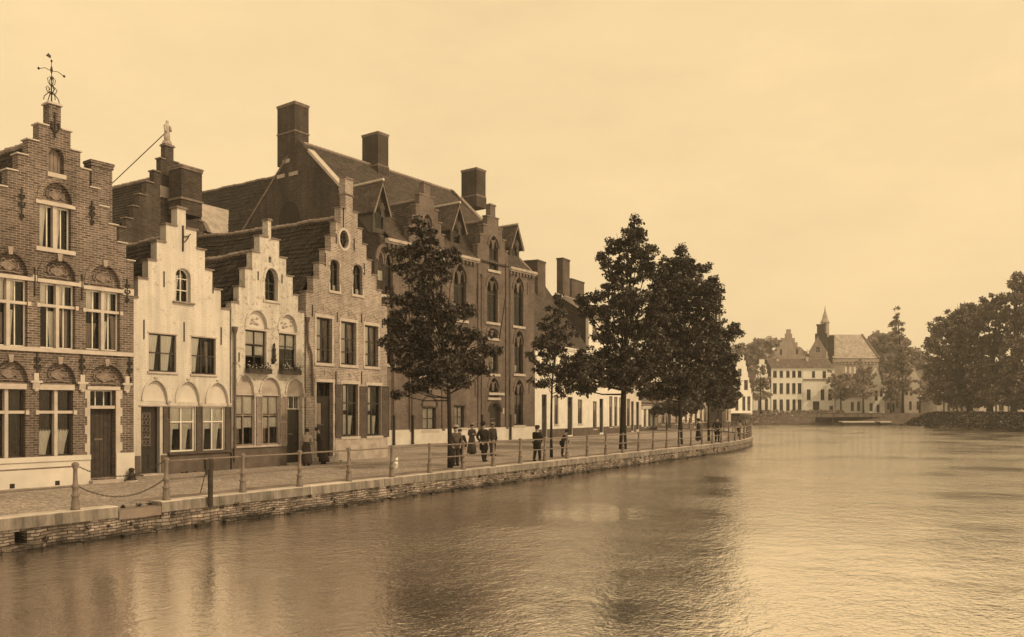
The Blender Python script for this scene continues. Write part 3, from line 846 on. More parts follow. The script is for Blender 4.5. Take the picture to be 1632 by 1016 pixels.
for h in arches:   # carved cartouches
    mb = MB(); z = h.zs+h.rise*.42; wd = (h.u1-h.u0)*.20
    # flat shield with a rough scrolled border, worn by weather
    n = 18; ring = []
    for q in range(n):
        a = 2*PI*q/n; k = 1+.14*math.cos(4*a)+rr.uniform(-.06, .06); ring.append((h.c+wd*k*math.cos(a), z+h.rise*.20*k*math.sin(a)))
    mb.prism(ring, .085, .126)
    mb.tube([(x, .082, zz) for x, zz in ring+ring[:1]], .022, 5, cap=False)
    for sg in (-1, 1):
        mb.tube([(h.c+sg*wd*1.05, .10, z-.10), (h.c+sg*wd*1.45, .09, z-.04), (h.c+sg*wd*1.35, .09, z+.08), (h.c+sg*wd*1.0, .10, z+.06)], [.03, .03, .028, .012], 6)
        mb.tube([(h.c+sg*wd*.2, .10, z+h.rise*.22), (h.c+sg*wd*.7, .09, z+h.rise*.30), (h.c+sg*wd*1.0, .10, z+h.rise*.2)], [.02, .03, .012], 6)
    mb.tube([(h.c-wd*1.7, .1, h.zs+.05), (h.c-wd*.6, .09, h.zs+.08), (h.c+wd*.6, .09, h.zs+.08), (h.c+wd*1.7, .1, h.zs+.05)], .022, 6)
    mb.build('carved_relief', M['relief'], H.root, False)
arch_part(H, arches, 'arch_moulding', 'brick_h1', .15, .05)
for h in arches[1:]:
    MB().prism([(h.c-.05, h.z1-.06), (h.c+.05, h.z1-.06), (h.c+.08, h.z1+.17), (h.c-.08, h.z1+.17)], -.10, .02).build('keystone', M['keystone'], H.root)
# stone courses
zsa = H.z(91, 449.5); zlint = zsa
it = []
for h in (wA, wB, wC):
    it.append((h.u0-.09, h.u1+.09, h.z1-.005, h.z1+.11, .05))
it2 = sorted([(h.u0, h.u1) for h in (wA, wB, wC)])
it.append((it2[0][1]+.10, it2[1][0]-.10, wB.z1+.0, wB.z1+.2, .03)); it.append((it2[1][1]+.10, it2[2][0]-.10, wB.z1-.02, wB.z1+.18, .03))
it.append((it2[2][1]+.10, UR-.002, wB.z1-.10, wB.z1+.12, .03))
zs2 = wB.z0
it.append((UL, UR+.004, zs2-.13, zs2-.003, .07))
it.append((w2.u0-.12, w2.u1+.12, w2.z1-.003, w2.z1+.12, .05)); it.append((w2.u0-.12, w2.u1+.12, w2.z0-.13, w2.z0-.003, .07))
it.append((nich.u0-.05, nich.u1+.05, nich.z0-.14, nich.z0-.003, .06))
for h in (gA, gB): it.append((h.u0-.02, h.u1+.02, h.z1+.003, h.z1+.17, .045))
it.append((dr.u0-.10, dr.u1+.14, dr.z1+.003, dr.z1+.12, .06))
strip(H, it, 'stone_course', 'stone')
for u in [bA.u0-.06, (bA.u1+bB.u0)/2, (bB.u1+bC.u0)/2, bC.u1+.06]:
    z = bB.zs+.02; mb = MB()
    mb.box(u-.17, u+.17, -.13, -.001, z-.02, z+.05); mb.prism_x([(-.12, z-.021), (-.02, z-.021), (-.02, z-.20), (-.06, z-.22)], u-.10, u+.10)
    mb.box(u-.07, u+.07, -.10, -.002, z+.051, z+.28)
    mb.lathe([(.02, -.06), (.06, -.03), (.06, .03), (.02, .06)], u, -.08, z-.24, 10)
    mb.build('console', M['stone'], H.root)
cross = {}
def stone_cross(h, tf):
    mb = MB(); z = h.z0+(h.z1-h.z0)*tf
    mb.box(h.c-.05, h.c+.05, .03, .20, h.z0+.002, h.z1-.002)
    for a, b in ((h.u0+.002, h.c-.049), (h.c+.049, h.u1-.002)): mb.box(a, b, .035, .2, z-.045, z+.045)
    mb.box(h.u0-.10, h.u0-.001, -.03, .06, z-.075, z+.055); mb.box(h.u1+.001, h.u1+.10, -.03, .06, z-.075, z+.055)
    return mb.build('stone_mullion', M['stone'], H.root)
cw = [((.03, .22, .66, .98), (.28, .46, .64, .98), (.55, .74, .66, .98), (.3, .42, .04, .5, 'curtain_dim'), (.56, .70, .04, .55)),
      ((.03, .3, .66, .98), (.56, .80, .66, .98), (.28, .46, .03, .58), (.62, .86, .03, .6, 'curtain_dim')),
      ((.03, .32, .66, .98), (.56, .82, .66, .98), (.05, .40, .03, .45, 'curtain_dim'), (.55, .72, .03, .5), (.8, .97, .03, .6, 'curtain_dim'))]
for h, c in zip((wA, wB, wC), cw):
    window(H, h, .17, 'frame_white', .045, (.26, .5, .72), (.64,), .03, c); stone_cross(h, .655)
mb = MB(); mb.box(w2.c-.06, w2.c+.06, .03, .2, w2.z0+.002, w2.z1-.002); mb.build('stone_mullion', M['stone'], H.root)
window(H, w2, .16, 'frame_white', .045, (.3, .5, .74), (), .03, ((.04, .30, .03, .98), (.5, .78, .03, .98)))
for h, c in ((gA, ((.02, .98, .02, .98, 'blind'),)), (gB, ((.02, .98, .66, .99, 'blind'), (.02, .98, .38, .65, 'blind'), (.03, .45, .02, .40), (.53, .97, .02, .40)))):
    window(H, h, .17, 'frame_dark', .045, (.5,), (.66,), .03, c); stone_cross(h, .665)
# attic hatch
mb = MB(); P = [(x, z) for x, z in nich.shape(.02)]; mb.add([(x, .22, z) for x, z in P], [tuple(range(len(P)))])
for i in range(4):
    a = nich.u0+(nich.u1-nich.u0)*i/4; mb.box(a+.02, a+(nich.u1-nich.u0)/4-.01, .20, .218, nich.z0+.02, nich.top_at(a+.1, .06))
mb.build('attic_hatch', M['frame_mid'], H.root)
# door and its quoins
door(H, dr, .24, 'door_wood', planks=6, transom=.80, frame='frame_white')
mb = MB(); zt = dr.z0+(dr.z1-dr.z0)*.80
mb.box(dr.u0-.0, dr.u1+.0, .02, .2, zt-.04, zt+.06)
mb.build('door_lintel', M['stone'], H.root)
quoins(H, dr.u0-.002, .45, dr.z1, -1, 9, .17, .10, .035); quoins(H, dr.u1+.002, .45, dr.z1, 1, 9, .22, .15, .035)
mb = MB(); zp = gB.z0
mb.box(UL, dr.u0-.004, -.06, .05, -.2, zp-.16); mb.box(UL, dr.u0-.004, -.10, .05, zp-.161, zp-.004); mb.build('plinth', M['plinth_pale'], H.root); mb = MB()
mb.box(dr.u1+.004, UR+.003, -.06, .05, -.2, H.z(200, 722))
mb.build('plinth', M['plinth_pale'], H.root)
mb = MB(); mb.box(dr.u0-.05, dr.u1+.12, -.30, -.062, -.1, .10); mb.box(dr.u0, dr.u1, -.058, .24, -.1, .098); mb.build('doorstep', M['stone_grey'], H.root)
for px, py in ((18, 775), (90, 770)):
    u, z = H.uv(px, py); MB().box(u-.07, u+.07, -.066, -.02, z-.07, z+.07).build('cellar_vent', M['room'], H.root)
for px, a, b in ((59, 566, 606), (130, 568, 607), (206, 572, 612), (34, 305, 352), (146, 325, 360), (202, 450, 484)): anchor(H, px, a, b, True)
for px, a, b in ((55, 426, 472), (130, 437, 479)): anchor(H, px, a, b)
u, z = H.uv(87, 202); mb = MB(); mb.box(u-.02, u+.02, -.05, -.002, z-.35, z+.3)
for sg in (-1, 1):
    mb.tube([(u, -.04, z-.2), (u+sg*.12, -.05, z-.05), (u+sg*.10, -.05, z+.12), (u+sg*.03, -.05, z+.06)], [.025, .03, .028, .012], 6)
mb.prism([(u-.05, z+.3), (u+.05, z+.3), (u, z+.45)], -.05, -.003); mb.build('wall_anchor', M['iron'], H.root)
zr = H.z(88, 212); ze = steps[0][1]-.15
roof_gabled(H, UL+.05, UR-.02, .37, 9.5, ze, zr, 'pantile', uc=uc)
house_body(H, UL, UR, .385, 9.5, ze, zr, 'brick_h1', uc, H.z(90, 590))
d = 1.5; chimney(H, H.u(146, d), H.u(179, d), d, d+.42, H.z(160, 372, d), H.z(160, 262, d), 'brick_h1', 'brick_h1', 0)
# weather vane of wrought iron on the gable pillar
u0 = uc; zt = steps[-1][1]+.12; mb = MB(); y = .22
zz = lambda py: H.z(80, py, y)
mb.tube([(u0, y, zt-.02), (u0, y, zz(98))], [.022, .008], 6)
for sg in (-1, 1):
    for dx, dy in ((1, 0), (0, 1)):
        L = lambda q: (u0+sg*dx*q, y+sg*dy*q)
        def pp(q, py): a = L(q); return (a[0], a[1], zz(py))
        mb.tube([pp(.24, 162), pp(.22, 156), pp(.10, 149), pp(.02, 146)], .014, 5)
        mb.tube([pp(.02, 150), pp(.13, 147), pp(.17, 141), pp(.11, 138), pp(.10, 142)], .014, 5)
        mb.tube([pp(.01, 138), pp(.10, 132), pp(.12, 126), pp(.05, 122), pp(.01, 128)], .012, 5)
    mb.tube([(u0, y, zz(113)), (u0+sg*.2, y, zz(111)), (u0+sg*.38, y, zz(115))], .011, 5)
    mb.lathe([(.005, -.05), (.045, 0), (.005, .05)], u0+sg*.39, y, zz(115), 8)
mb.lathe([(.02, -.1), (.04, 0), (.02, .1)], u0, y, zz(111), 8); mb.lathe([(.01, -.05), (.035, 0), (.01, .05)], u0, y, zz(97), 8)
mb.prism([(u0-.17, zz(91)), (u0-.03, zz(93)), (u0-.02, zz(89)), (u0-.10, zz(86))], y-.012, y+.012)
mb.build('weather_vane', M['iron'], H.root)
# iron guard at the corner
p = H.wpt(H.u(204), -.22, 0); t = empty('corner_guard', p); tag(t, 'small black cast iron guard post at the corner of the brown brick house', 'guard post')
mb = MB(); mb.lathe([(.17, 0), (.17, .05), (.12, .12), (.15, .17), (.15, .21), (.08, .27), (.08, .36), (.10, .38), (.09, .42), (.04, .45)], n=12); mb.build('stub', M['iron'], t, True)
mb = MB(); mb.lathe([(.20, -.06), (.20, .02), (.18, .03)], n=12); mb.build('base_ring', M['stone_grey'], t, True)
H1 = H
# =============================================================== HOUSE 2: white, arches, shutters
TB = 27.4
H = House('whitewashed_house', 'bright whitewashed stepped gable house with curtained windows beside the brown brick house', 'house', on_t(213, TB), 0)
st_px = [(368,494),(352,462.5),(340,432),(328,399),(314,368),(296,335)]
st_px = [(366,494),(352,463),(338.5,432),(326.5,399.5),(313,368),(296,335)]
steps = [H.uv(*p) for p in st_px]; uc = (H.u(282.5)+H.u(296))/2; UR = steps[0][0]; UL = 2*uc-UR
att = H.hole(280, 304, 428, 482, 441, depth=.30)
f1 = H.hole(237, 281, 533, 593, depth=.20); f2 = H.hole(305, 344, 538.5, 597, depth=.20)
a1 = H.hole(228, 266, 607, 639, 638.7, depth=.09); a2 = H.hole(281, 317, 609, 641, 640.7, depth=.09); a3 = H.hole(329, 363, 611, 643, 642.7, depth=.09)
g1 = H.hole(270.5, 311, 648.5, 720, depth=.20); g2 = H.hole(322, 358, 648.5, 719, depth=.20)
dr = H.hole(224.8, 254.8, 648, 756, depth=.25)
mb = MB(); mb.wall(steps_outline(uc, steps), H.holes, 0, .36); mb.build('front_wall', M['white_h2'], H.root)
gable_caps(H, uc, steps, .34, 'cap_dark', .06, .05)
panels(H, (a1, a2, a3), .085, 'plaster2')
arch_part(H, (a1, a2, a3), 'arch_moulding', 'white_h2', .07, .05)
for h in (a1, a2, a3):
    mb = MB(); u = h.u1+.05; mb.box(u-.09, u+.09, -.08, -.002, h.zs-.07, h.zs+.0); mb.box(u-.06, u+.06, -.06, -.003, h.zs-.14, h.zs-.069)
    mb.build('console', M['stone_grey'], H.root)
    MB().prism([(h.c-.05, h.z1+.01), (h.c+.05, h.z1+.01), (h.c+.06, h.z1+.12), (h.c-.06, h.z1+.12)], -.07, .0).build('keystone', M['stone_grey'], H.root)
strip(H, [(att.u0-.14, att.u1+.14, att.z0-.06, att.z0-.003, .09)], 'sill', 'cap_dark')
strip(H, [(f1.u0-.06, f1.u1+.06, f1.z0-.07, f1.z0-.003, .06), (f2.u0-.06, f2.u1+.06, f2.z0-.07, f2.z0-.003, .06)], 'sill', 'stone')
strip(H, [(f1.u0-.05, f1.u1+.05, f1.z1+.003, f1.z1+.05, .025), (f2.u0-.05, f2.u1+.05, f2.z1+.003, f2.z1+.05, .025), (dr.u0-.1, g2.u1+.25, g1.z1+.003, g1.z1+.05, .03)], 'lintel', 'stone_grey')
window(H, att, .18, 'frame_white', .045, (.5,), (.36, .70), .03, ((.05, .45, .03, .8), (.5, .7, .03, .85, 'curtain_dim')))
window(H, f1, .09, 'frame_dark', .045, (.46,), (.5,), .04, ((.02, .40, .05, .97), (.5, .92, .04, .97)))
window(H, f2, .09, 'frame_dark', .045, (.44,), (.5,), .04, ((.02, .40, .05, .97), (.62, .75, .05, .9, 'curtain_dim')))
for h in (g1, g2): window(H, h, .08, 'frame_white', .06, (.48,), (.66,), .055, ((.03, .97, .67, .97), (.04, .44, .5, .63), (.05, .22, .03, .6), (.52, .95, .5, .63), (.55, .82, .03, .6), (.86, .97, .04, .6, 'curtain_dim')))
door(H, dr, .20, 'door_dark', 3, None, grille=True)
for a, b in ((259.5, 270), (312, 322), (358.5, 368)): shutter(H, a, b, 648, 722)
zp = g1.z0-.10
mb = MB(); mb.box(UL, dr.u0-.03, -.03, .05, -.2, zp+.02); mb.build('plinth', M['plinth_grey'], H.root); mb = MB(); mb.box(dr.u1+.03, UR-.002, -.03, .05, -.2, zp); mb.build('plinth', M['plinth_grey'], H.root)
strip(H, [(g1.u0-.1, UR-.01, zp+.003, zp+.10, .12)], 'window_ledge', 'shutter')
mb = MB(); mb.box(dr.u0-.03, dr.u1+.03, -.2, .2, -.1, .06); mb.build('doorstep', M['stone_grey'], H.root)
for px, a, b in ((261, 433, 458), (339, 443, 468), (229, 510, 541), (293, 514, 545), (352, 522, 550)): anchor(H, px, a, b, w=.03)
u = H.u(291); z = H.z(291, 380); mb = MB(); mb.box(u-.025, u+.025, -.05, -.002, H.z(291, 401), H.z(291, 360)); mb.tube([(u, -.04, z+.05), (u+.2, -.05, z+.1), (u+.32, -.05, z+.2)], .02, 6); mb.tube([(u+.05, -.045, z-.15), (u+.17, -.045, z-.02), (u+.24, -.045, z+.1)], .018, 6)
mb.build('wall_anchor', M['iron'], H.root)
zr = H.z(289, 376); ze = steps[0][1]-.12
roof_gabled(H, UL+.03, UR-.02, .35, 9.5, ze, zr, 'pantile', uc=uc); house_body(H, UL, UR, .365, 9.5, ze, zr, 'white_h2', uc, H.z(290, 612))
d = 9.2; chimney(H, H.u(289, d), H.u(322, d), d, d+1.0, H.z(300, 342, d), H.z(305, 269, d), 'brick_dark', 'cap_dark', .30)
H2 = H
# =============================================================== HOUSE 3: flaking limewash, flower boxes
H = House('old_gabled_house', 'old stepped gable house with flaking limewash, flower boxes and slatted pale shutters', 'house', on_t(368, TB), 0)
st_px = [(485,498),(475,471.6),(466.5,441.7),(456,412.5),(445,383.5),(432,352.5)]
steps = [H.uv(*p) for p in st_px]; UR = steps[0][0]; uc = UR/2+.01; UL = 2*uc-UR
steps_l = steps
att = H.hole(422.5, 443, 428, 479.5, 446, depth=.28)
nic = H.hole(428, 432.5, 409, 419, 412, depth=.2)
w1 = H.hole(391, 424.8, 527, 594, depth=.20); w2 = H.hole(444.5, 472, 532.6, 595.5, depth=.20)
a1 = H.hole(393, 425, 495, 526.6, 522, depth=.12); a2 = H.hole(445, 472.5, 502, 531, 527, depth=.12)
b1 = H.hole(375.5, 404, 598.5, 629, 627, depth=.09); b2 = H.hole(415, 446, 602, 630, 628, depth=.09); b3 = H.hole(456, 483, 604.5, 630.5, 628.5, depth=.09)
g1 = H.hole(374, 406, 630, 711, depth=.18); g2 = H.hole(417.5, 445, 631, 709, depth=.18)
dr = H.hole(457, 482, 631, 738, depth=.30)
mb = MB(); mb.wall(steps_outline(uc, steps), H.holes, 0, .34); mb.build('front_wall', M['white_h3'], H.root)
gable_caps(H, uc, steps, .32, 'cap_dark', .05, .05)
panels(H, (a1, a2), .115, 'plaster2'); panels(H, (b1, b2, b3), .085, 'stone_grey'); panels(H, (nic,), .19, 'stone_grey', 'niche_back')
for h in (a1, a2):
    mb = MB(); z = h.zs+h.rise*.3; wd = .28; rr = random.Random(int(h.c*10))
    for k in range(7):
        a = rr.uniform(-1, 1)*wd; zz = z+rr.uniform(-.12, .22); mb.tube([(h.c+a-.06, .10, zz-.04), (h.c+a, .07, zz+.03), (h.c+a+.07, .10, zz)], [.02, .04, .02], 6)
    mb.build('carved_relief', M['stone'], H.root, True)
arch_part(H, (a1, a2), 'arch_moulding', 'white_h3', .10, .05)
arch_part(H, (b1, b2, b3), 'arch_moulding', 'white_h3', .07, .05)
arch_part(H, (att,), 'arch_moulding', 'white_h3', .09, .035)
for h in (b1, b2, b3):
    mb = MB(); u = h.u1+.05; mb.box(u-.08, u+.08, -.09, -.002, h.zs-.06, h.zs+.03); mb.box(u-.05, u+.05, -.06, -.003, h.zs-.16, h.zs-.059)
    mb.build('console', M['stone_grey'], H.root)
strip(H, [(att.u0-.12, att.u1+.12, att.z0-.09, att.z0-.003, .06), (w1.u0-.05, w1.u1+.05, w1.z1+.003, w1.z1+.07, .03), (w2.u0-.05, w2.u1+.05, w2.z1+.003, w2.z1+.07, .03),
          (w1.u0-.05, w1.u1+.05, w1.z0-.08, w1.z0-.003, .06), (w2.u0-.05, w2.u1+.05, w2.z0-.08, w2.z0-.003, .06)], 'sill', 'stone')
window(H, att, .22, 'frame_dark', .05, (.5,), (.3, .55), .035, ((.08, .3, .3, .55, 'curtain_dim'),))
window(H, w1, .12, 'frame_dark', .04, (.5,), (.66, .38), .035, ((.04, .97, .68, .97), (.05, .44, .40, .63), (.54, .95, .42, .63)))
window(H, w2, .12, 'frame_dark', .04, (.5,), (.68, .36), .035, ((.04, .97, .62, .97), (.05, .2, .05, .6, 'curtain_dim')))
for h in (g1, g2): window(H, h, .07, 'frame_mid', .07, (.46,), (.60,), .06, ((.05, .96, .63, .97), (.05, .42, .34, .56), (.52, .95, .36, .56), (.06, .3, .05, .34, 'curtain_dim')))
door(H, dr, .26, 'door_dark', 3, .79, frame='frame_white')
for a, b in ((408, 417.4), (445.5, 456.5)): shutter(H, a, b, 632, 709, 'shutter_pale', full=True)
zp = g1.z0-.08
mb = MB(); mb.box(UL, dr.u0-.02, -.03, .05, -.2, zp); mb.build('plinth', M['plinth_grey'], H.root); mb = MB(); mb.box(dr.u1+.02, UR-.002, -.03, .05, -.2, zp*.5); mb.build('plinth', M['plinth_grey'], H.root)
strip(H, [(g1.u0-.05, g2.u1+.05, zp+.003, zp+.07, .09)], 'window_ledge', 'stone_grey')
mb = MB(); mb.box(dr.u0-.03, dr.u1+.03, -.2, .26, -.1, .08); mb.build('doorstep', M['stone_grey'], H.root)
for h in (w1, w2):   # flower boxes
    t = empty('flower_box', H.wpt(h.c, 0, h.z0), H.ang)
    tag(t, 'dark flower box with trailing plants under the %s upper window of the flaking house' % ('left' if h is w1 else 'right'), 'flower box', 'flower boxes on the flaking house')
    wd = (h.u1-h.u0)/2+.05
    mb = MB(); mb.box(-wd, wd, -.30, -.065, -.05, .11); mb.box(-wd-.02, wd+.02, -.32, -.055, .111, .14); mb.build('planter', M['frame_dark'], t)
    b = MB(); rr = random.Random(int(h.c*100))
    for k in range(260):
        c = Vector((rr.uniform(-wd, wd), rr.gauss(-.2, .07), .13+abs(rr.gauss(0, .12))-.05*(rr.random() < .2)*3)); s = rr.uniform(.02, .05)
        q = Euler((rr.uniform(0, 6), rr.uniform(0, 6), rr.uniform(0, 6))).to_matrix()
        b.add([c+q@Vector(v)*s for v in ((-1, 0, 0), (0, -.7, .1), (1, 0, 0), (0, .7, .1))], [(0, 1, 2, 3)])
    for k in range(26):
        c = (rr.uniform(-wd, wd), rr.gauss(-.24, .05), .17+abs(rr.gauss(0, .1))); b.lathe([(.004, -.02), (.022, 0), (.004, .02)], *c, 6, 1)
    b.build('foliage', [M['leaf'], M['curtain']], t)
# niche statuette between the upper windows
u = (w1.u1+w2.u0)/2; z0 = H.z(438, 573); mb = MB()
mb.box(u-.10, u+.10, -.14, -.002, z0-.08, z0); mb.prism_x([(-.13, z0-.081), (-.003, z0-.081), (-.003, z0-.22)], u-.07, u+.07)
mb.lathe([(.07, 0), (.085, .1), (.06, .3), (.08, .42), (.035, .5), (.05, .56), (.045, .64), (.01, .68)], u, -.09, z0+.001, 10)
mb.build('niche_figure', M['iron'], H.root)
for px, a, b in ((380.5, 562, 577), (411, 433, 447), (449, 438, 452)): anchor(H, px, a, b, w=.03)
drainpipe(H, [(H.u(372), H.z(372, 528)), (H.u(372), .35)])
zr = H.z(427, 398); ze = steps[0][1]-.12
roof_gabled(H, UL+.03, UR-.02, .33, 9.5, ze, zr, 'pantile', uc=uc); house_body(H, UL, UR, .345, 9.5, ze, zr, 'white_h3', uc, H.z(430, 612))
H3 = H
# =============================================================== HOUSE 4: tan brick, oval window
P4 = on_t(487, 27.55)
H = House('tan_brick_house', 'tall tan brick stepped gable house with an oval window and grey shutters', 'house', P4, R(3))
st_px = [(617,488),(608,464),(600,440),(592,416),(584,391),(577,366),(570,340),(562,314),(550,284)]
steps = [H.uv(*p) for p in st_px]; UR = steps[0][0]; uc = UR/2+.01; UL = 2*uc-UR
ou, oz = H.uv(548.3, 382); orx = H.u(555.5)-H.u(548.5); orz = H.z(548, 367.5)-oz
ova = Hole(0, 1, 0, 1, depth=.25); ova.poly = [(ou+orx*math.cos(2*PI*i/20), oz+orz*math.sin(2*PI*i/20)) for i in range(20)]; H.holes.append(ova)
t1 = H.hole(526, 541, 414, 464, 423, depth=.22); t2 = H.hole(562.5, 577.5, 422, 470, 431, depth=.22)
w = [H.hole(504, 529, 507, 579, depth=.26), H.hole(543, 567.5, 513.5, 582, depth=.26), H.hole(581, 602.5, 519.5, 584.5, depth=.26)]
dr = H.hole(504, 530.5, 609.5, 729, depth=.26)
g = [H.hole(545.5, 570.5, 612.5, 696, depth=.22), H.hole(585.5, 607, 615, 695, depth=.22)]
mb = MB(); mb.wall(steps_outline(uc, steps), H.holes, 0, .36); mb.build('front_wall', M['brick_h4'], H.root)
gable_caps(H, uc, steps, .34, 'cap_dark', .05, .05)
mb = MB(); mb.band(ou, oz, orx+.003, orz+.003, .12, -.03, .04, 0, 360, 24); mb.build('oval_surround', M['stone'], H.root)
ob = MB(); ob.add([(x, .15, z) for x, z in ova.poly], [tuple(range(20))]); ow = ob.build('window', M['glass'], H.root)
ob = MB(); ob.box(ou-.018, ou+.018, .10, .145, oz-orz*.98, oz+orz*.98); ob.box(ou-orx*.97, ou+orx*.97, .105, .14, oz-.018, oz+.018); ob.build('bars', M['frame_dark'], ow)
for h in (t1, t2):
    window(H, h, .14, 'frame_dark', .04, (.5,), (.7,), .035, ((.06, .45, .04, .66), (.6, .9, .04, .2)))
arch_part(H, (t1, t2), 'arch_moulding', 'brick_h4', .08, .02)
it = []
for h in (t1, t2):
    it += [(h.u0-.10, h.u1+.10, h.z0-.12, h.z0-.003, .05), (h.u0-.09, h.u0-.003, h.z0, h.z0+.32, .025), (h.u1+.003, h.u1+.09, h.z0, h.z0+.32, .025), (h.u0-.09, h.u0-.003, h.zs-.05, h.zs+.1, .025), (h.u1+.003, h.u1+.09, h.zs-.05, h.zs+.1, .025)]
def surround(h, it, sill=True, bottom=0):
    zt = h.z1
    it.append((h.u0-.13, h.u1+.13, zt+.003, zt+.15, .03))
    if sill: it.append((h.u0-.13, h.u1+.13, h.z0-.13, h.z0-.003, .06))
    quoins(H, h.u0-.003, h.z0, zt, -1, 7); quoins(H, h.u1+.003, h.z0, zt, 1, 7)
for h in w: surround(h, it)
for h in g: surround(h, it)
surround(dr, it, False)
strip(H, it, 'surround_stone', 'stone')
for h in w+g+[dr]:
    mb = MB()
    mb.band(h.c, h.z1+.16, (h.u1-h.u0)/2-.02, .34, .07, -.02, .04); mb.prism([(h.c-.04, h.z1+.36), (h.c+.04, h.z1+.36), (h.c+.06, h.z1+.58), (h.c-.06, h.z1+.58)], -.035, .03)
    mb.build('relieving_arch', M['brick_h4'], H.root)
for h in w: window(H, h, .15, 'frame_dark', .06, (.5,), (.60, .3), .05, ((.05, .53, .04, .97), (.60, .92, .05, .95, 'curtain_dim')))
for i, h in enumerate(g): window(H, h, .11, 'frame_dark', .055, (.42,), (.64,), .06, ((.04, .52, .04, .42), (.04, .52, .5, .97), (.54, .8, .04, .40)))
door(H, dr, .22, 'door_dark', 3, .80, light=(.14, .46, .55, .90))
for a, b in ((534, 545.3), (572, 585), (607.5, 619)): shutter(H, a, b, 616 if a > 540 else 613, 697)
zp = g[0].z0-.13
mb = MB(); mb.box(UL+.02, dr.u0-.14, -.03, .05, -.2, zp*.8); mb.build('plinth', M['stone_grey'], H.root); mb = MB(); mb.box(dr.u1+.14, UR-.002, -.03, .05, -.2, zp); mb.build('plinth', M['stone_grey'], H.root)
mb = MB(); mb.box(dr.u0-.1, dr.u1+.1, -.28, -.032, -.1, .11); mb.box(dr.u0, dr.u1, -.03, .22, -.1, .109); mb.build('doorstep', M['stone'], H.root)
for px, a, b in ((547, 333, 363), (535.5, 373, 388), (564, 380, 400), (518, 404, 425), (580, 420, 439), (497.5, 486, 505), (537, 498, 514), (576, 500, 515), (609, 509, 523), (535, 592, 612), (576, 592, 612)): anchor(H, px, a, b, w=.035)
mb = MB(); u = H.u(547); mb.lathe([(.02, -.06), (.06, 0), (.02, .06)], u, -.03, H.z(547, 333), 8); mb.build('anchor_knob', M['iron'], H.root)
drainpipe(H, [(H.u(487.5), H.z(487, 512)), (H.u(488), H.z(488, 545)), (H.u(494), H.z(494, 566)), (H.u(496), H.z(496, 632))])
zr = H.z(546, 342); ze = steps[0][1]-.12
roof_gabled(H, UL+.03, UR-.02, .35, 10.6, ze, zr, 'pantile', uc=uc); house_body(H, UL, UR, .365, 10.6, ze, zr, 'brick_h4', uc, H.z(546, 598))
H4 = H
# =============================================================== rear house crowned by a statue
H = House('rear_gabled_house', 'sooty brick stepped gable house standing behind the white house, crowned by a statue', 'house', on_t(188, 38.0), 0)
st_px = [(338,390), (328,372),(318,353),(308,334),(300,314),(293,294),(286,274),(277,234)]
lft = [(190,362),(200.5,348),(212,329),(222,310),(233,290),(245,273),(256,253),(263,233)]
uc = (H.u(263)+H.u(277))/2
steps = []
for (x, y) in lft: u, z = H.uv(x, y); steps.append((2*uc-u, z))
steps[-1] = (uc+.25, H.z(270, 234)); UR = steps[0][0]; UL = 2*uc-UR
mb = MB(); mb.wall(steps_outline(uc, steps), [], 0, .36); mb.build('front_wall', M['brick_rear'], H.root)
gable_caps(H, uc, steps, .34, 'cap_dark', .06, .07)
u0, z0 = H.uv(255, 314); u1, z1 = H.uv(275, 301); strip(H, [(u0, u1, z0, z1, .05)], 'name_stone', 'stone')
zr = H.z(256, 276); ze = steps[0][1]-.1
roof_gabled(H, UL+.03, UR-.03, .37, 9, ze, zr, 'pantile', uc=uc, pantile=False); house_body(H, UL, UR, .38, 9, ze, zr, 'brick_rear', uc)
zt = steps[-1][1]+.14
p = H.wpt(uc, .2, zt)
# statue: standing robed figure with a bent arm
vv = [(0,0,.12),(0,0,.40),(0,-.01,.62),(0,0,.80),(0,0,.90),(0,-.02,1.02),(0,-.02,1.10),(.16,0,.78),(.20,-.10,.58),(.06,-.18,.62),(-.16,0,.78),(-.21,-.04,.56),(-.14,-.14,.42),(.10,0,.0),(-.10,0,.0),(.06,-.17,.75),(0,-.13,.80)]
ee = [(0,1),(1,2),(2,3),(3,4),(4,5),(5,6),(3,7),(7,8),(8,9),(3,10),(10,11),(11,12),(0,13),(0,14),(9,15),(15,16)]
rd = [.17,.155,.13,.13,.06,.085,.075,.08,.06,.045,.08,.06,.05,.11,.11,.07,.05]
me = skin_mesh(vv, ee, rd); me.materials.append(M['statue']); o = bpy.data.objects.new('statue', me); COL.objects.link(o)
o.location = (p.x, p.y, p.z+.14); o.rotation_euler = (0, 0, .3); o.scale = (1, 1, 1.02)
tag(o, 'weathered stone statue of a robed figure standing on the sooty stepped gable', 'statue')
mb = MB(); mb.lathe([(.24, -.14), (.25, -.06), (.20, -.02), (.22, .03)], n=10); b = mb.build('pedestal', M['statue'], o)
q = H.wpt(uc-.1, 5.2, zr+.1); dv = q-o.location; dv = Matrix.Rotation(-.3, 3, 'Z')@dv
mb = MB(); mb.tube([(0, .05, .5), (dv.x, dv.y, dv.z/1.02)], .025, 5); mb.build('stay_rod', M['iron'], o)
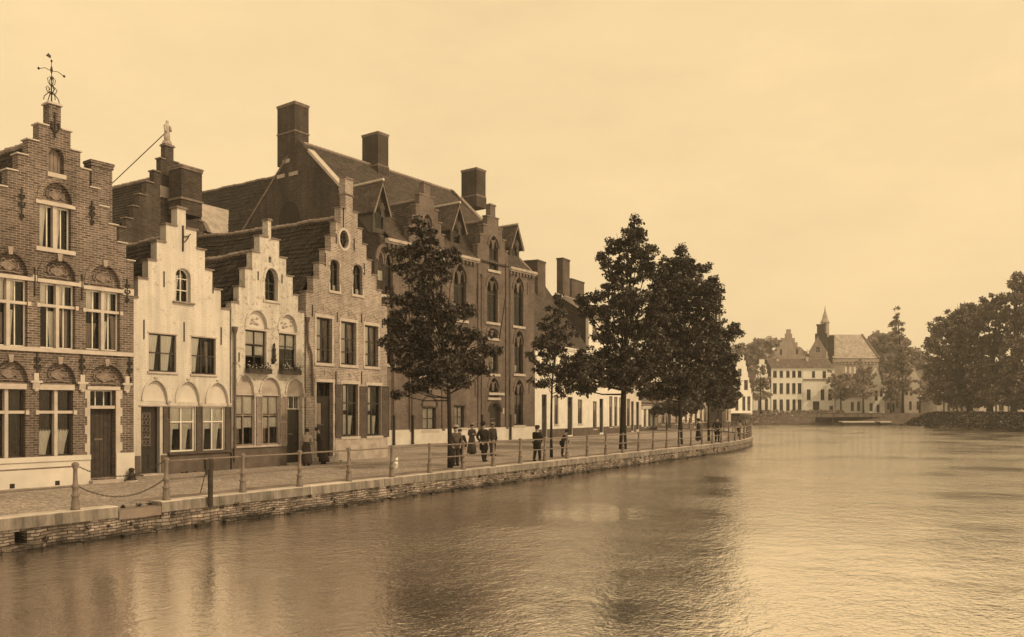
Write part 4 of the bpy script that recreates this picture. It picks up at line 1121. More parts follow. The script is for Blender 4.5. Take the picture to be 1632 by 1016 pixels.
# rear wing with the pale dormer
H = House('rear_wing', 'long dark tiled roof with a pale sided dormer rising behind the stepped gables', 'house', (43.9, 50.0), 0)
zr = 22.3-GZ
roof_gabled(H, 0, 11.2, .2, 28, 12.0, zr-.2, 'pantile', uc=5.6, pantile=True, course=.4)
house_body(H, .05, 11.15, 0, 28, 12.0, zr-.25, 'brick_rear', 5.6)
mb = MB(); mb.prism([(.1, -.2), (11.1, -.2), (11.1, 11.9), (5.6, zr-.3), (.1, 11.9)], 0.0, .22); mb.build('front_wall', M['brick_rear'], H.root)
mb = MB(); ya, za = 8.5, 19.4
mb.prism_x([(ya-1.5, za-2.3), (ya+1.5, za-2.3), (ya, za)], .9, 4.3); dm = mb.build('dormer', M['frame_dark'], H.root)
mb = MB(); mb.add([(.6, ya-1.75, za-2.5), (4.4, ya-1.75, za-2.5), (4.4, ya, za+.2), (.6, ya, za+.2), (.6, ya+1.75, za-2.5), (4.4, ya+1.75, za-2.5)], [(0, 1, 2, 3), (3, 2, 5, 4)]); mb.build('dormer_roof', M['stone_grey'], dm)
# =============================================================== the great brick hospital
H = House('hospital', 'long tall brown brick hospital with steep roof, dormers and two stepped gables', 'building', (43.8, 37.4), R(-4.7))
HOSP = H
L = H.u(852); DEP = 18.6; YR = 9.1
ZE = H.z(600, 379); ZR = H.z(520, 242, YR)
# holes in the front
def hh(*a, **k): return H.hole(*a, **k)
rb1 = hh(819, 834, 442, 520, 462, True, .3); rb2 = hh(820, 834, 528, 596, 548, False, .3); rb3 = hh(820, 834, 605, 678, 624, True, .3)
c1 = hh(776.5, 793.5, 441, 514, 458, True, .3); c2 = hh(777.5, 793, 524, 539, 530, False, .2); c3 = hh(779, 793.5, 560, 596, depth=.25)
c4 = hh(779.5, 794.5, 602, 634, 618, True, .25); drh = hh(780.5, 798, 643, 697, 656, False, .35)
lw1 = hh(674, 695, 650, 685, depth=.3); lw2 = hh(725, 740, 648, 682, depth=.3)
lu1 = hh(723, 743, 421, 510, 447, True, .3); lu2 = hh(602, 626, 394, 470, 416, False, .3); lu3 = hh(602, 626, 505, 580, depth=.3)
lu4 = hh(668, 689, 413, 505, 438, True, .3); lu5 = hh(668, 689, 530, 600, depth=.3); lu6 = hh(724, 742, 535, 610, 552, True, .3)
GAB = []
for st_px, cpx, wpx in (([(712,385),(708,376),(703,357),(698,337),(692.5,317),(685.5,295)], 680.5, (673.5, 688, 342, 396, 357)),
                   ([(813,404),(809,402),(805,384.6),(800,366.7),(794.5,350),(789.5,330)], 785.5, (779.5, 794, 376, 431, 392))):
    steps = [H.uv(*p) for p in st_px]; uc = H.u(cpx); steps = steps[1:]
    h1 = H.hole(*wpx, True, .3)
    GAB.append((steps, uc, h1))
ol = [(0, 0), (L, 0), (L, ZE)]
for steps, uc, h1 in reversed(GAB):
    x0 = steps[0][0]; ol.append((x0, ZE))
    so = steps_outline(uc, steps, ZE-1)      # bottom-left, bottom-right, steps ... back to left
    ol += so[2:]
    ol.append((2*uc-x0, ZE))
ol.append((0, ZE))
mb = MB(); mb.wall(ol, H.holes, 0, .45, .3); mb.build('front_wall', M['brick_hosp'], H.root)
# side and back walls with the big left gable end
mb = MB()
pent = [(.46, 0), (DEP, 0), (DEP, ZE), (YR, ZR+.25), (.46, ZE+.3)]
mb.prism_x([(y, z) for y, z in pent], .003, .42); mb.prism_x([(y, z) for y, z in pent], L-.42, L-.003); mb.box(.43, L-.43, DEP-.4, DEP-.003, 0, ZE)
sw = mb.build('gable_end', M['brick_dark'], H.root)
mb = MB()
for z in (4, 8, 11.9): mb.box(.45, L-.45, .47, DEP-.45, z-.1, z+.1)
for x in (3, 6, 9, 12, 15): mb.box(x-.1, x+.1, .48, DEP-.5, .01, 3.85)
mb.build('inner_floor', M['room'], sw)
mb = MB()   # blind arch and slots on the gable end
mb.v = []
def gy(px, py):      # point on the plane x=0 of the gable end
    A = H.P; r = ray(px, py); det = -r.x*H.n.y+r.y*H.n.x; k = (-A.x*H.n.y+A.y*H.n.x)/det
    q = Vector((r.x*k, r.y*k))-A; return q.dot(H.n), EYE+r.z*k-GZ
y0, z0 = gy(444, 356); y1, z1 = gy(478, 356); zt = gy(461, 321)[1]
P = [(y0, z0-1), (y1, z0-1)]+[((y0+y1)/2+(y1-y0)/2*math.cos(PI*i/10), z0+(zt-z0)*math.sin(PI*i/10)) for i in range(11)]
mb.prism_x(P, -.012, .02); mb.build('blind_arch', M['room'], H.root)
for a, b in (((442, 284), (454, 279)), ((461, 279), (475, 275)), ((451, 260), (462, 255))):
    ya, za = gy(*a); yb, zb = gy(*b); zc = (za+zb)/2; MB().box(-.05, .03, min(ya, yb), max(ya, yb), zc-.14, zc+.14).build('slot_stone', M['stone_grey'], H.root)
# coping of the gable end: pale on the canal side
def rake(name, x0, x1, ya, za, yb, zb, mat, h=.22):
    mb = MB(); mb.prism_x([(ya, za), (yb, zb), (yb, zb+h), (ya, za+h)], x0, x1); return mb.build(name, M[mat], H.root)
rake('gable_coping', -.10, .50, 2.6, ZE+2.6*(ZR-ZE)/YR+.15, YR-1.2, ZR-1.2*(ZR-ZE)/YR+.15, 'stone', .26)
rake('gable_coping', -.08, .50, YR+1.2, ZR-1.2*(ZR-ZE)/YR+.15, DEP, ZE+.1, 'cap_dark')
rake('gable_coping', L-.5, L+.08, .3, ZE+.15, YR-1, ZR-1.0*(ZR-ZE)/YR+.15, 'cap_dark', .2)
# main roof: courses of plain tiles, both slopes
mb = MB(); nc = 44
for sg in (1, -1):
    ya0 = -.15 if sg == 1 else DEP+.15
    for k in range(nc):
        a, b = k/nc, (k+1)/nc
        A = (ya0+(YR-ya0)*a, ZE+.05+(ZR-ZE)*a); B = (ya0+(YR-ya0)*b, ZE+.05+(ZR-ZE)*b)
        mb.add([(.5, A[0], A[1]), (L-.5, A[0], A[1]), (L-.5, A[0], A[1]+.05), (.5, A[0], A[1]+.05), (L-.5, B[0], B[1]+.004), (.5, B[0], B[1]+.004)], [(0, 1, 2, 3), (3, 2, 4, 5)])
rf = mb.build('roof', M['pantile_x'], H.root)
mb = MB(); x = .45; i = 0
while x < L-.5: mb.tube([(x, YR, ZR+.08), (x+.45, YR, ZR+.10)], [.12, .13], 8); x += .42
mb.build('ridge_tiles', M['ridge'], rf)
# cornice with dentils
cuts = [0]
for steps, uc, h1 in GAB: cuts += [2*uc-steps[0][0]-.05, steps[0][0]+.05]
cuts.append(L)
for i in range(0, len(cuts), 2):
    a, b = cuts[i], cuts[i+1]; mb = MB(); db = MB()
    mb.box(a, b, -.32, -.002, ZE-.10, ZE+.10); mb.box(a+.01, b-.01, -.22, -.004, ZE-.22, ZE-.099)
    mb.build('cornice', M['stone_grey'], H.root); db.box(a, b, -.04, -.001, ZE-.46, ZE-.219)
    x = a+.1
    while x < b-.3: db.box(x, x+.22, -.20, -.003, ZE-.48, ZE-.221); x += .44
    db.build('dentil_course', M['brick_hosp'], H.root)
mb = MB(); mb.box(-.03, L, -.08, .05, -.2, H.z(700, 684)); mb.build('plinth', M['plinth_pale'], H.root)
# chimneys on the ridge
def chim(pxa, pxb, ptop, pbot, y0, y1, band):
    ua = max(-.03, H.u(pxa, y0)) if pxa < 480 else H.u(pxa, y0); ub = H.u(pxb, y0)
    c = (pxa+pxb)/2; chimney(H, ua, ub, y0, y1, H.z(c, pbot, y0), H.z(c, ptop, y0), 'brick_dark', 'cap_dark', band, flare=0 if pxa < 480 else .05)
_yf, _yb = gy(470, 200)[0], gy(442, 200)[0]; chim(470, 492, 167, 262, _yf, _yb, .52); chim(602.5, 619, 214, 286, YR-.9, YR+.95, .28); chim(759.5, 774, 271, 326, YR-.9, YR+.95, .22)
# cross gables
for steps, uc, h1 in GAB:
    gable_caps(H, uc, steps, .43, 'cap_dark', .06, .09)
    # flat buttresses carry the gable down the facade
    for u in (steps[0][0]-.32, 2*uc-steps[0][0]): MB().box(u, u+.32, -.1, .02, .9, ZE+.3).build('pilaster', M['brick_hosp'], H.root)
    zr = steps[-2][1]-.25; sl = (zr-ZE)
    yb = YR*(zr-ZE)/(ZR-ZE)
    mb = MB(); n = 18
    for sg in (-1, 1):
        ue = uc+sg*(steps[0][0]-uc-.05)
        for k in range(n):
            a, b = k/n, (k+1)/n
            za = ZE+.1+sl*a; zz = ZE+.1+sl*b
            ya = max(.45, YR*(za-ZE)/(ZR-ZE)+.3); ybk = YR*(zz-ZE)/(ZR-ZE)+.3
            xa = ue+(uc-ue)*a; xb = ue+(uc-ue)*b
            mb.add([(xa, .43, za+.06), (xa, ya, za+.06), (xb, max(.46, ybk), zz), (xb, .43, zz), (xa, .43, za), (xa, ya, za)], [(0, 1, 2, 3), (4, 5, 1, 0)])
    r2 = mb.build('gable_roof', M['slate'], H.root)
    mb = MB(); mb.tube([(uc, .44, zr+.12), (uc, yb+.5, zr+.12)], .13, 8); mb.build('ridge_tiles', M['ridge'], r2)
for h in H.holes:
    if h is drh: continue
    cur = {id(rb3): ((.2, .5, .03, .25), (.05, .95, .45, .65, 'curtain_dim')), id(lw1): ((.1, .9, .05, .95),), id(lw2): ((.1, .9, .05, .95),), id(rb2): ((.2, .6, .04, .2),), id(lu2): ((.1, .5, .3, .5),), id(c3): ((.3, .7, .2, .8),)}.get(id(h), ())
    o = window(H, h, .20, 'frame_dark', .06, (.5,), (.62,) if h.z1-h.z0 > 2 else (.5,), .06, cur)
tall = [h for h in H.holes if h.rise > 0 and h is not drh]
for h in tall:
    mb = MB(); mb.band(h.c, h.zs, (h.u1-h.u0)/2+.004, h.rise+.004, .22, -.07, .05, pointed=h.pointed)
    mb.build('arch_moulding', M['brick_hosp'], H.root); mb = MB()   # twin lancet tracery
    W = (h.u1-h.u0)/2
    for sg in (-1, 1): mb.band(h.c+sg*W/2, h.zs-.05, W/2-.14, h.rise*.62, .10, .06, .18, pointed=True)
    mb.box(h.c-.11, h.c+.11, .062, .178, h.zs-.25, h.zs+h.rise*.55)
    mb.build('lancet_tracery', M['brick_hosp'], H.root)
it = []
for h in H.holes:
    if h is drh: continue
    it.append((h.u0-.22, h.u1+.22, h.z0-.2, h.z0-.004, .10))
it.append((drh.u0-.25, drh.u1+.35, drh.z1+.65, drh.z1+.85, .14))
strip(H, it, 'sill', 'stone')
MB().band(lw1.c, lw1.z1+.12, (lw1.u1-lw1.u0)/2+.05, .75, .14, -.05, .05, pointed=True).build('window_hood', M['brick_dark'], H.root)
for h in (lw1, lw2, lu3, lu5): MB().box(h.u0-.1, h.u1+.1, -.06, .03, h.z1+.003, h.z1+.11).build('lintel', M['brick_dark'], H.root)
door(H, drh, .28, 'door_dark', planks=5, handle=True); arch_part(H, [drh], 'arch_moulding', 'brick_dark', .2, .05)
mb = MB(); u, z = H.uv(802, 655); mb.box(u-.09, u+.09, -.04, -.002, z-.25, z+.2); mb.build('door_plate', M['stone'], H.root)
for px, a, b in ((760, 452, 485), (809, 460, 478), (840, 450, 470), (843, 608, 628), (812, 605, 630), (757, 607, 632), (702, 455, 480), (652, 460, 485)): anchor(H, px, a, b, w=.06)
for px, top in ((655, 455), (765.5, 441), (811, 440), (625, 460)):
    drainpipe(H, [(H.u(px), H.z(px, top)), (H.u(px), H.z(px, 668))], .055, 'lead', True, -.14)
    mb = MB(); u = H.u(px); mb.lathe([(.10, .0), (.10, .1), (.085, .12), (.085, 1.9), (.10, 1.95), (.10, 2.05)], u, -.19, .02, 10); mb.build('drainpipe_shoe', M['iron'], H.root, True)
# dormers
def dormer(pa, pl, pr, pb, back_px):
    """pa apex, pl left eave, pr right eave of the little front gable (pixels), pb sill"""
    zc = None
    # the dormer face stands on the roof slope: solve depth so that the sill meets the roof
    for i in range(60):
        d = i*.1; zs = H.z(pb[0], pb[1], d)
        if zs <= ZE+(ZR-ZE)*max(0, d)/YR+.05: break
    d = max(.25, d)
    ua, za = H.uv(*pa, d); ul, zl = H.uv(*pl, d); ur, zrr = H.uv(*pr, d); uc = (ul+ur)/2; ze = (zl+zrr)/2; zs = H.z(pb[0], pb[1], d); hw = (ur-ul)/2*.82
    yk = lambda z: YR*(z-ZE)/(ZR-ZE)+.25
    mb = MB(); hole = Hole(uc-hw*.62, uc+hw*.62, zs+.25, ze+.1, depth=.14)
    ol = [(uc-hw, zs-.1), (uc+hw, zs-.1), (uc+hw, ze+.1), (uc, za-.12), (uc-hw, ze+.1)]
    mb.wall(ol, [hole], d, .15, .14, back=False)
    for sg in (-1, 1):
        x = uc+sg*hw; mb.add([(x, d+.01, zs-.1), (x, yk(zs), zs-.1), (x, yk(ze), ze+.1), (x, d+.01, ze+.1)], [(0, 1, 2, 3)])
    o = mb.build('dormer', M['frame_dark'], H.root)
    mb = MB(); hw2 = (ur-ul)/2+.12; ov = .38; th = .09
    for sg in (-1, 1):
        xe = uc+sg*hw2; zz = ze-.12
        A = [(xe, d-ov, zz), (uc, d-ov, za), (uc, yk(za), za), (xe, yk(zz), zz)]
        mb.add(A+[(x, y, z+th) for x, y, z in A], [(0, 1, 2, 3), (4, 7, 6, 5), (0, 4, 5, 1), (3, 2, 6, 7), (0, 3, 7, 4)])
    mb.build('dormer_roof', M['slate'], o)
    mb = MB(); mb.tube([(uc, d-ov-.03, za+.13), (uc, yk(za), za+.13)], .10, 8); mb.build('ridge_tiles', M['mortar'], o)
    mb = MB()   # barge boards with lobed fretwork
    for sg in (-1, 1):
        xe = uc+sg*hw2
        mb.prism([(xe, ze-.13), (uc, za-.005), (uc, za-.24), (xe-sg*.12, ze-.22)], d-ov+.02, d-ov+.07)
    mb.build('barge_board', M['frame_mid'], o)
    mb = MB()
    cz = ze+(za-ze)*.12; r = hw*.30
    for ang in (90, 200, 340): mb.lathe([(r, -.03), (r, .03)], 0, 0, 0, 10) if False else mb.prism([(uc+r*.75*math.cos(R(ang))+r*.72*math.cos(2*PI*i/10), cz+.12+r*.8*math.sin(R(ang))+r*.72*math.sin(2*PI*i/10)) for i in range(10)], d-ov+.075+ang*.00005, d-ov+.10+ang*.00005)
    mb.prism([(uc-.10, cz-.1), (uc+.10, cz-.1), (uc+.16, cz-.6), (uc-.16, cz-.6)], d-ov+.073, d-ov+.097)
    mb.build('fretwork', M['frame_dark'], o)
    wo = MB(); wo.box(hole.u0, hole.u1, d+.10, d+.13, hole.z0, hole.z1); wo.box(0, 0, 0, 0, 0, 0) if False else None
    ww = wo.build('window', M['glass'], o)
    return o
dormer((605.5, 291), (592, 337), (617, 342), (600, 369), 551)
dormer((728.5, 327), (716, 367), (738.5, 370), (724, 392), 689)
dormer((819.5, 360.5), (811, 394), (829, 398), (818, 412), 794)
# sloping flag staff on its bracket
u0, z0 = H.uv(795, 542); mb = MB(); 
a = H.wpt(u0, -.05, z0); uu, zz = H.uv(806.5, 467, -2.0)
t = empty('flagstaff', a, H.ang); tag(t, 'thin bare flagstaff slanting out from the hospital wall above its door', 'flagstaff')
mb.tube([(0, 0, 0), (uu-u0, -2.0+.05, zz-z0)], [.045, .03], 6); mb.build('staff', M['wood_dark'], t)
mb = MB(); mb.box(-.06, .06, -.05, .045, -.12, .12); mb.build('bracket', M['iron'], t)
# =============================================================== row of white houses beyond
def rect_holes(H, rows):
    out = []
    for (a, b, t, bo) in rows: out.append(H.hole(a, b, t, bo, depth=.16))
    return out
def row_house(name, label, px0, px1, P, ang, eave, ridge_h, rows, doors, wallm, roofm, dep=8, plinth=.75, frame='frame_mid', curt=True, base=GZ, group=None, roof_over=.15, cat='house'):
    H = House(name, label, cat, P, ang, group, base); W = H.u(px1)
    ws = rect_holes(H, rows); ds = rect_holes(H, doors)
    ze = H.z((px0+px1)/2, eave)
    mb = MB(); mb.wall([(0, 0), (W, 0), (W, ze), (0, ze)], H.holes, 0, .3, .16); mb.build('front_wall', M[wallm], H.root)
    zr = ze+ridge_h; yr = dep/2
    mb = MB(); pent = [(.31, 0), (dep, 0), (dep, ze), (yr, zr), (.31, ze+.31/yr*ridge_h)]
    mb.prism_x(pent, .003, .25); mb.prism_x(pent, W-.25, W-.003); mb.box(.26, W-.26, dep-.25, dep-.003, 0, ze); s = mb.build('side_walls', M['brick_dark'] if wallm in ('plaster', 'plaster_hazed') else M[wallm], H.root)
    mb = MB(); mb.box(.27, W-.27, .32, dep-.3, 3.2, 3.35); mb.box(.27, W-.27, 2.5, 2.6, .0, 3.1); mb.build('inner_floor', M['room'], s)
    mb = MB(); nc = max(6, int(math.hypot(yr, ridge_h)/.28))
    for sg in (1, -1):
        ya0 = -roof_over if sg == 1 else dep+roof_over
        for k in range(nc):
            a, b = k/nc, (k+1)/nc; A = (ya0+(yr-ya0)*a, ze+.03+ridge_h*a); B = (ya0+(yr-ya0)*b, ze+.03+ridge_h*b)
            mb.add([(-.03, A[0], A[1]), (W+.03, A[0], A[1]), (W+.03, A[0], A[1]+.05), (-.03, A[0], A[1]+.05), (W+.03, B[0], B[1]+.004), (-.03, B[0], B[1]+.004)], [(0, 1, 2, 3), (3, 2, 4, 5)])
    rf = mb.build('roof', M[roofm], H.root)
    mb = MB(); mb.tube([(-.03, yr, zr+.06), (W+.03, yr, zr+.06)], .11, 8); mb.build('ridge_tiles', M['ridge'], rf)
    mb = MB(); mb.box(0, W, -.16, -.002, ze-.16, ze-.001); mb.box(0, W, -.10, -.003, ze-.30, ze-.161); mb.build('eaves_board', M['frame_white'] if wallm.startswith('pla') else M['stone_grey'], H.root)
    for h in ws: window(H, h, .10, frame, .06, (.5,), (.66,), .05, ((.04, .96, .66, .97), (.05, .45, .04, .64), (.55, .95, .04, .64, 'curtain_dim')) if curt else ())
    for h in ds: door(H, h, .13, 'door_dark', 2, .72)
    it = [(h.u0-.08, h.u1+.08, h.z0-.1, h.z0-.003, .06) for h in ws]
    if it: strip(H, it, 'sill', 'stone')
    if plinth:
        xs = sorted([(h.u0-.05, h.u1+.05) for h in ds]); x = 0
        for a, b in xs+[(W, W)]:
            if a-x > .05: MB().box(x+.001, a, -.04, .03, -.2, plinth).build('plinth', M['plinth_grey'], H.root)
            x = b
    H.W, H.ze, H.zr, H.dep = W, ze, zr, dep
    return H
# steep tiled house beside the hospital
pE = H.wpt(L+.05, .0, 0); pE = Vector((pE.x, pE.y))
A5 = R(2.5)
H5 = row_house('steep_roofed_house', 'white house with steep brown tiled roof and chimneys next to the brick hospital', 853, 938, pE, A5, 553, 8.3,
               [(883.5, 890, 630, 677), (921, 928, 637, 676)], [(863.5, 871.5, 629, 698), (904.5, 912.5, 633, 694)], 'plaster', 'pantile_x', 12)
chimney(H5, H5.u(857, 3.6), H5.u(869.5, 3.6), 3.6, 5.0, H5.z(862, 500, 3.6), H5.z(862, 417, 3.6), 'brick_rear', 'brick_rear', 0)
chimney(H5, H5.u(843, 5.2), H5.u(853, 5.2), 5.2, 6.2, H5.z(848, 470, 5.2), H5.z(848, 418, 5.2), 'brick_rear', 'brick_rear', 0)
chimney(H5, H5.u(897, 4.5), H5.u(908, 4.5), 4.5, 5.2, H5.z(902, 500, 4.5), H5.z(902, 414, 4.5), 'brick_rear', 'brick_rear', .3)
chimney(H5, H5.u(911, 6.0), H5.u(931, 6.0), 6.0, 7.0, H5.z(920, 500, 6), H5.z(920, 448, 6), 'brick_rear', 'brick_rear', 0)
def nextP(Hh, extra=.03):
    p = Hh.wpt(Hh.W+extra, 0, 0); return Vector((p.x, p.y))
pF = nextP(H5)
H6 = row_house('tall_white_house', 'tall white house rising above its neighbours behind the street trees', 938, 968, pF, R(5), 509, 2.4,
               [(944, 951, 519, 543), (957, 963, 523, 545), (944, 950.5, 570, 600), (957, 963, 573, 602), (945, 951, 640, 684)], [(955.5, 961.5, 636, 690)], 'plaster', 'roof_hazed', 7)
H6.root.location.y += 0
p7 = nextP(H6)
H7 = row_house('low_white_house', 'low white house with cornice and three tall shuttered windows left of the big trunk', 968, 996, p7, R(6), 612, 2.6,
               [(971, 976, 632, 681), (979, 984, 633, 680), (987, 992, 634, 680)], [], 'plaster', 'roof_hazed', 7)
p8 = nextP(H7)
H8 = row_house('narrow_white_house', 'narrow pale house with dark doors right of the big trunk', 996, 1022, p8, R(7), 620, 2.4,
               [(999, 1004, 636, 680)], [(1006, 1010, 640, 687), (1014, 1018.5, 641, 685)], 'plaster2', 'roof_hazed', 7)
p9 = nextP(H8)
H9 = row_house('small_white_house', 'small white house with three windows at the far end of the row', 1022, 1047, p9, R(9), 648, 2.0,
               [(1026, 1030, 652, 681), (1033, 1037, 653, 680), (1040, 1044, 653, 680)], [], 'plaster', 'roof_hazed', 7, plinth=.5)
def FPz(px, Z): q = lz((px-CX)/F*Z, Z); return Vector((q.x, q.y))
H10 = row_house('brick_cottage', 'low brick cottage behind the trunks beyond the white row', 1049, 1085, FPz(1049, 112), R(-22), 640, 2.6,
                [(1054, 1059, 656, 677), (1076, 1080, 657, 676)], [(1064, 1069, 654, 682)], 'brick_h4', 'roof_hazed', 7)
H11 = row_house('pale_terrace', 'pale terrace with many windows in the gap under the farthest trees', 1086, 1128, FPz(1086, 116), R(-30), 640, 3.0,
                [(1091, 1095, 650, 674), (1099, 1103, 650, 674), (1115, 1119, 651, 673), (1122, 1126, 651, 673)], [(1107, 1111, 650, 680)], 'plaster2', 'roof_hazed', 8)
H12 = row_house('grey_terrace', 'greyish terrace house farthest along the bend of the quay', 1129, 1165, FPz(1129, 122), R(-36), 638, 3.0,
                [(1134, 1138, 648, 672), (1150, 1154, 649, 671), (1158, 1161, 649, 671)], [(1142, 1146, 650, 680)], 'stone_grey', 'roof_hazed', 8)
# tall flue behind the trees
q = at_depth(1144, 655, 118); t = empty('tall_flue', (q.x, q.y, GZ)); tag(t, 'tall slender twin flue rising behind the street trees', 'chimney')
zt = at_depth(1144, 478, 118).z-GZ
for k, x in enumerate((-.24, .24)):
    mb = MB(); mb.lathe([(.26, 0), (.2, 4), (.17, zt-.3), (.21, zt-.25), (.21, zt)], x*RT.x, x*RT.y, 0, 10); mb.build('flue', M['cap_dark'], t, True)
mb = MB(); mb.box(-.9, .9, -.9, .9, 0, 6); mb.build('base', M['brick_dark'], t)
# =============================================================== trees
def leaf_mesh(name, clusters, per, size, mat, parent, seed, flat=.75):
    """many small folded leaves gathered in clumps: clusters = (x,y,z,radius)"""
    rg = np.random.default_rng(seed)
    C = np.array([c[:3] for c in clusters]); Rr = np.array([c[3] for c in clusters])
    idx = np.repeat(np.arange(len(C)), per); n = len(idx)
    d = rg.normal(size=(n, 3)); d /= np.linalg.norm(d, axis=1)[:, None]
    rad = rg.random(n)**.5
    P = C[idx]+d*(Rr[idx]*rad)[:, None]*np.array([1, 1, flat])
    a = rg.normal(size=(n, 3)); a[:, 2] -= .25; a /= np.linalg.norm(a, axis=1)[:, None]
    nrm = rg.normal(size=(n, 3))+np.array([0, 0, .9])
    b = np.cross(nrm, a); b /= np.linalg.norm(b, axis=1)[:, None]
    s = (size*(.6+.8*rg.random(n)))[:, None]
    up = np.cross(a, b)*s*.18
    V = np.stack([P-a*s, P-b*s*.62-a*s*.1+up, P+a*s, P+b*s*.62-a*s*.1+up], axis=1).reshape(-1, 3)
    me = bpy.data.meshes.new(name)
    me.vertices.add(4*n); me.vertices.foreach_set('co', V.astype(np.float32).ravel())
    me.loops.add(4*n); me.loops.foreach_set('vertex_index', np.arange(4*n, dtype=np.int32))
    me.polygons.add(n); me.polygons.foreach_set('loop_start', np.arange(0, 4*n, 4, dtype=np.int32))
    try: me.polygons.foreach_set('loop_total', np.full(n, 4, dtype=np.int32))
    except Exception: pass
    me.materials.append(mat); me.update(); me.validate()
    o = bpy.data.objects.new(name, me); COL.objects.link(o); o.parent = parent
    return o
def lobes_to_clusters(lobes, rng, dens, cr):
    """lobes (x,y,z,rx,rz): clumps spread in the outer part of each lobe"""
    out = []
    for x, y, z, rx, rz in lobes:
        k = max(4, int(dens*(rx*rx*rz)**.66))
        for i in range(k):
            v = Vector((rng.gauss(0, 1), rng.gauss(0, 1), rng.gauss(0, 1))).normalized()*(rng.random()**.45)*rng.choice((1.0, 1.0, .9, 1.1, 1.34))
            out.append((x+v.x*rx, y+v.y*rx, z+v.z*rz, cr*rng.uniform(.6, 1.25)))
    return out
def tree(name, label, base, lobes_px, trunk_r, fork_py, dens=16, cr=.38, per=26, size=.13, mat='leaf', group=None, seed=1, spread=.8, lean=0.0, trunk_h=None):
    """lobes_px: (px, py, rx_px, ry_px) as seen in the photograph, put in depth around the trunk"""
    Z = FW.dot(Vector((base[0], base[1]))); rng = random.Random(seed)
    t = empty(name, (base[0], base[1], base[2])); tag(t, label, 'tree', group)
    lobes = []
    for (px, py, rx, ry) in lobes_px:
        dz = rng.uniform(-1, 1)*spread*(rx*Z/F+.3)
        p = at_depth(px, py, Z+dz); k = (Z+dz)/F
        lobes.append((p.x-base[0], p.y-base[1], p.z-base[2], rx*k, ry*k))
    cl = lobes_to_clusters(lobes, rng, dens, cr)
    leaf_mesh('crown', cl, per, size, M[mat], t, seed)
    ztop = max(l[2] for l in lobes); top = max(lobes, key=lambda l: l[2])
    zf = at_depth(816, fork_py, Z).z-base[2]
    mb = MB()
    k = 9; pts = []; rad = []
    for i in range(k+1):
        q = i/k; z = ztop*q
        f = max(0, (z-zf)/(ztop-zf+.01))
        pts.append((top[0]*f**1.3+.05*math.sin(q*5+seed)+lean*math.sin(q*3), top[1]*f**1.3+.05*math.cos(q*4+seed), z if i else -.15))
        rad.append(max(.03, trunk_r*(1.25 if i == 0 else 1-.85*q)))
    mb.tube(pts, rad, 9)
    tr = mb.build('trunk', M['bark'], t, True)
    lb = MB()
    for l in lobes:
        zb = zf*.9+(l[2]-zf)*rng.uniform(.25, .55); zb = max(zf*.75, min(zb, ztop*.9)); q = zb/ztop
        i = min(k-1, int(q*k)); a = Vector(pts[i]).lerp(Vector(pts[i+1]), q*k-i); b = Vector(l[:3])
        m = a.lerp(b, .5)+Vector((0, 0, -.12*(b-a).length*.5)); r = max(.025, trunk_r*.38*(1-q*.6))
        lb.tube([a, m, b, b+(b-a).normalized()*l[3]*.5], [r, r*.7, r*.4, .012], 6)
        for s in range(3):
            v = Vector((rng.gauss(0, 1), rng.gauss(0, 1), rng.gauss(.3, .7))).normalized()*l[3]*.9
            lb.tube([m.lerp(b, .6), b+v*.6, b+v], [r*.4, r*.25, .01], 5)
    lb.build('limbs', M['bark'], t, True)
    return t
def qg(px, t_): p = on_t(px, t_); return (p.x, p.y, GZ)
tree('plane_tree', 'dark leafy street tree with tiered branches in front of the brick hospital', qg(716, 20.5),
     [(668,362,13,16),(680,384,26,16),(655,400,28,14),(700,408,34,12),(650,425,26,12),(692,432,44,14),(668,452,34,12),(720,418,18,7),(640,408,14,9),
      (636,478,20,9),(676,478,40,14),(636,500,20,11),(700,500,50,18),(745,497,18,9),(650,522,40,16),(625,548,20,11),(700,535,60,18),(668,560,52,15),(752,540,26,13),(775,558,22,7),(745,568,40,10),(705,582,52,15),
      (660,590,36,13),(752,592,22,8),(776,590,12,6),(700,608,46,13),(655,622,18,8),(668,620,20,9),(638,630,12,6),(735,610,20,8),(640,575,20,8),(790,560,8,5),(615,545,10,6)],
     .105, 625, dens=54, cr=.25, per=44, size=.070, seed=3, group='street trees on the quay')
tree('plane_tree', 'small slim street tree before the white house, left of the large trees', qg(880, 20.6),
     [(893,482,8,12),(885,500,20,14),(868,515,14,12),(890,530,28,16),(858,548,18,12),(880,560,34,18),(850,568,10,7),(868,590,24,14),(905,590,24,14),(872,612,22,10),(895,622,16,9),(856,590,8,6),(928,598,24,15),(938,565,20,12),(915,575,22,12)],
     .075, 625, dens=40, cr=.25, per=44, size=.074, seed=5, group='street trees on the quay')
tree('plane_tree', 'tallest street tree with the thickest trunk and an airy top against the sky', qg(993, 21.3),
     [(1012,358,10,12),(1008,378,22,18),(985,392,22,14),(1015,405,32,18),(965,412,14,8),(992,425,34,14),(1030,430,18,12),(975,440,14,7),(1000,448,26,8),(965,456,10,4),
      (990,470,38,12),(945,478,22,9),(925,482,14,7),(1010,490,42,16),(960,498,34,12),(935,500,18,7),(990,520,40,12),(1020,530,36,14),(970,540,26,9),(1000,562,40,16),(960,570,30,14),(930,585,34,16),(910,600,26,16),(985,590,42,16),(945,606,34,14),(925,620,24,9),(1000,610,36,14),(1030,590,28,20),(1046,436,14,16),(1050,470,18,16),(1044,505,18,14),(1048,555,22,18)],
     .21, 618, dens=36, cr=.33, per=50, size=.092, seed=7, group='street trees on the quay')
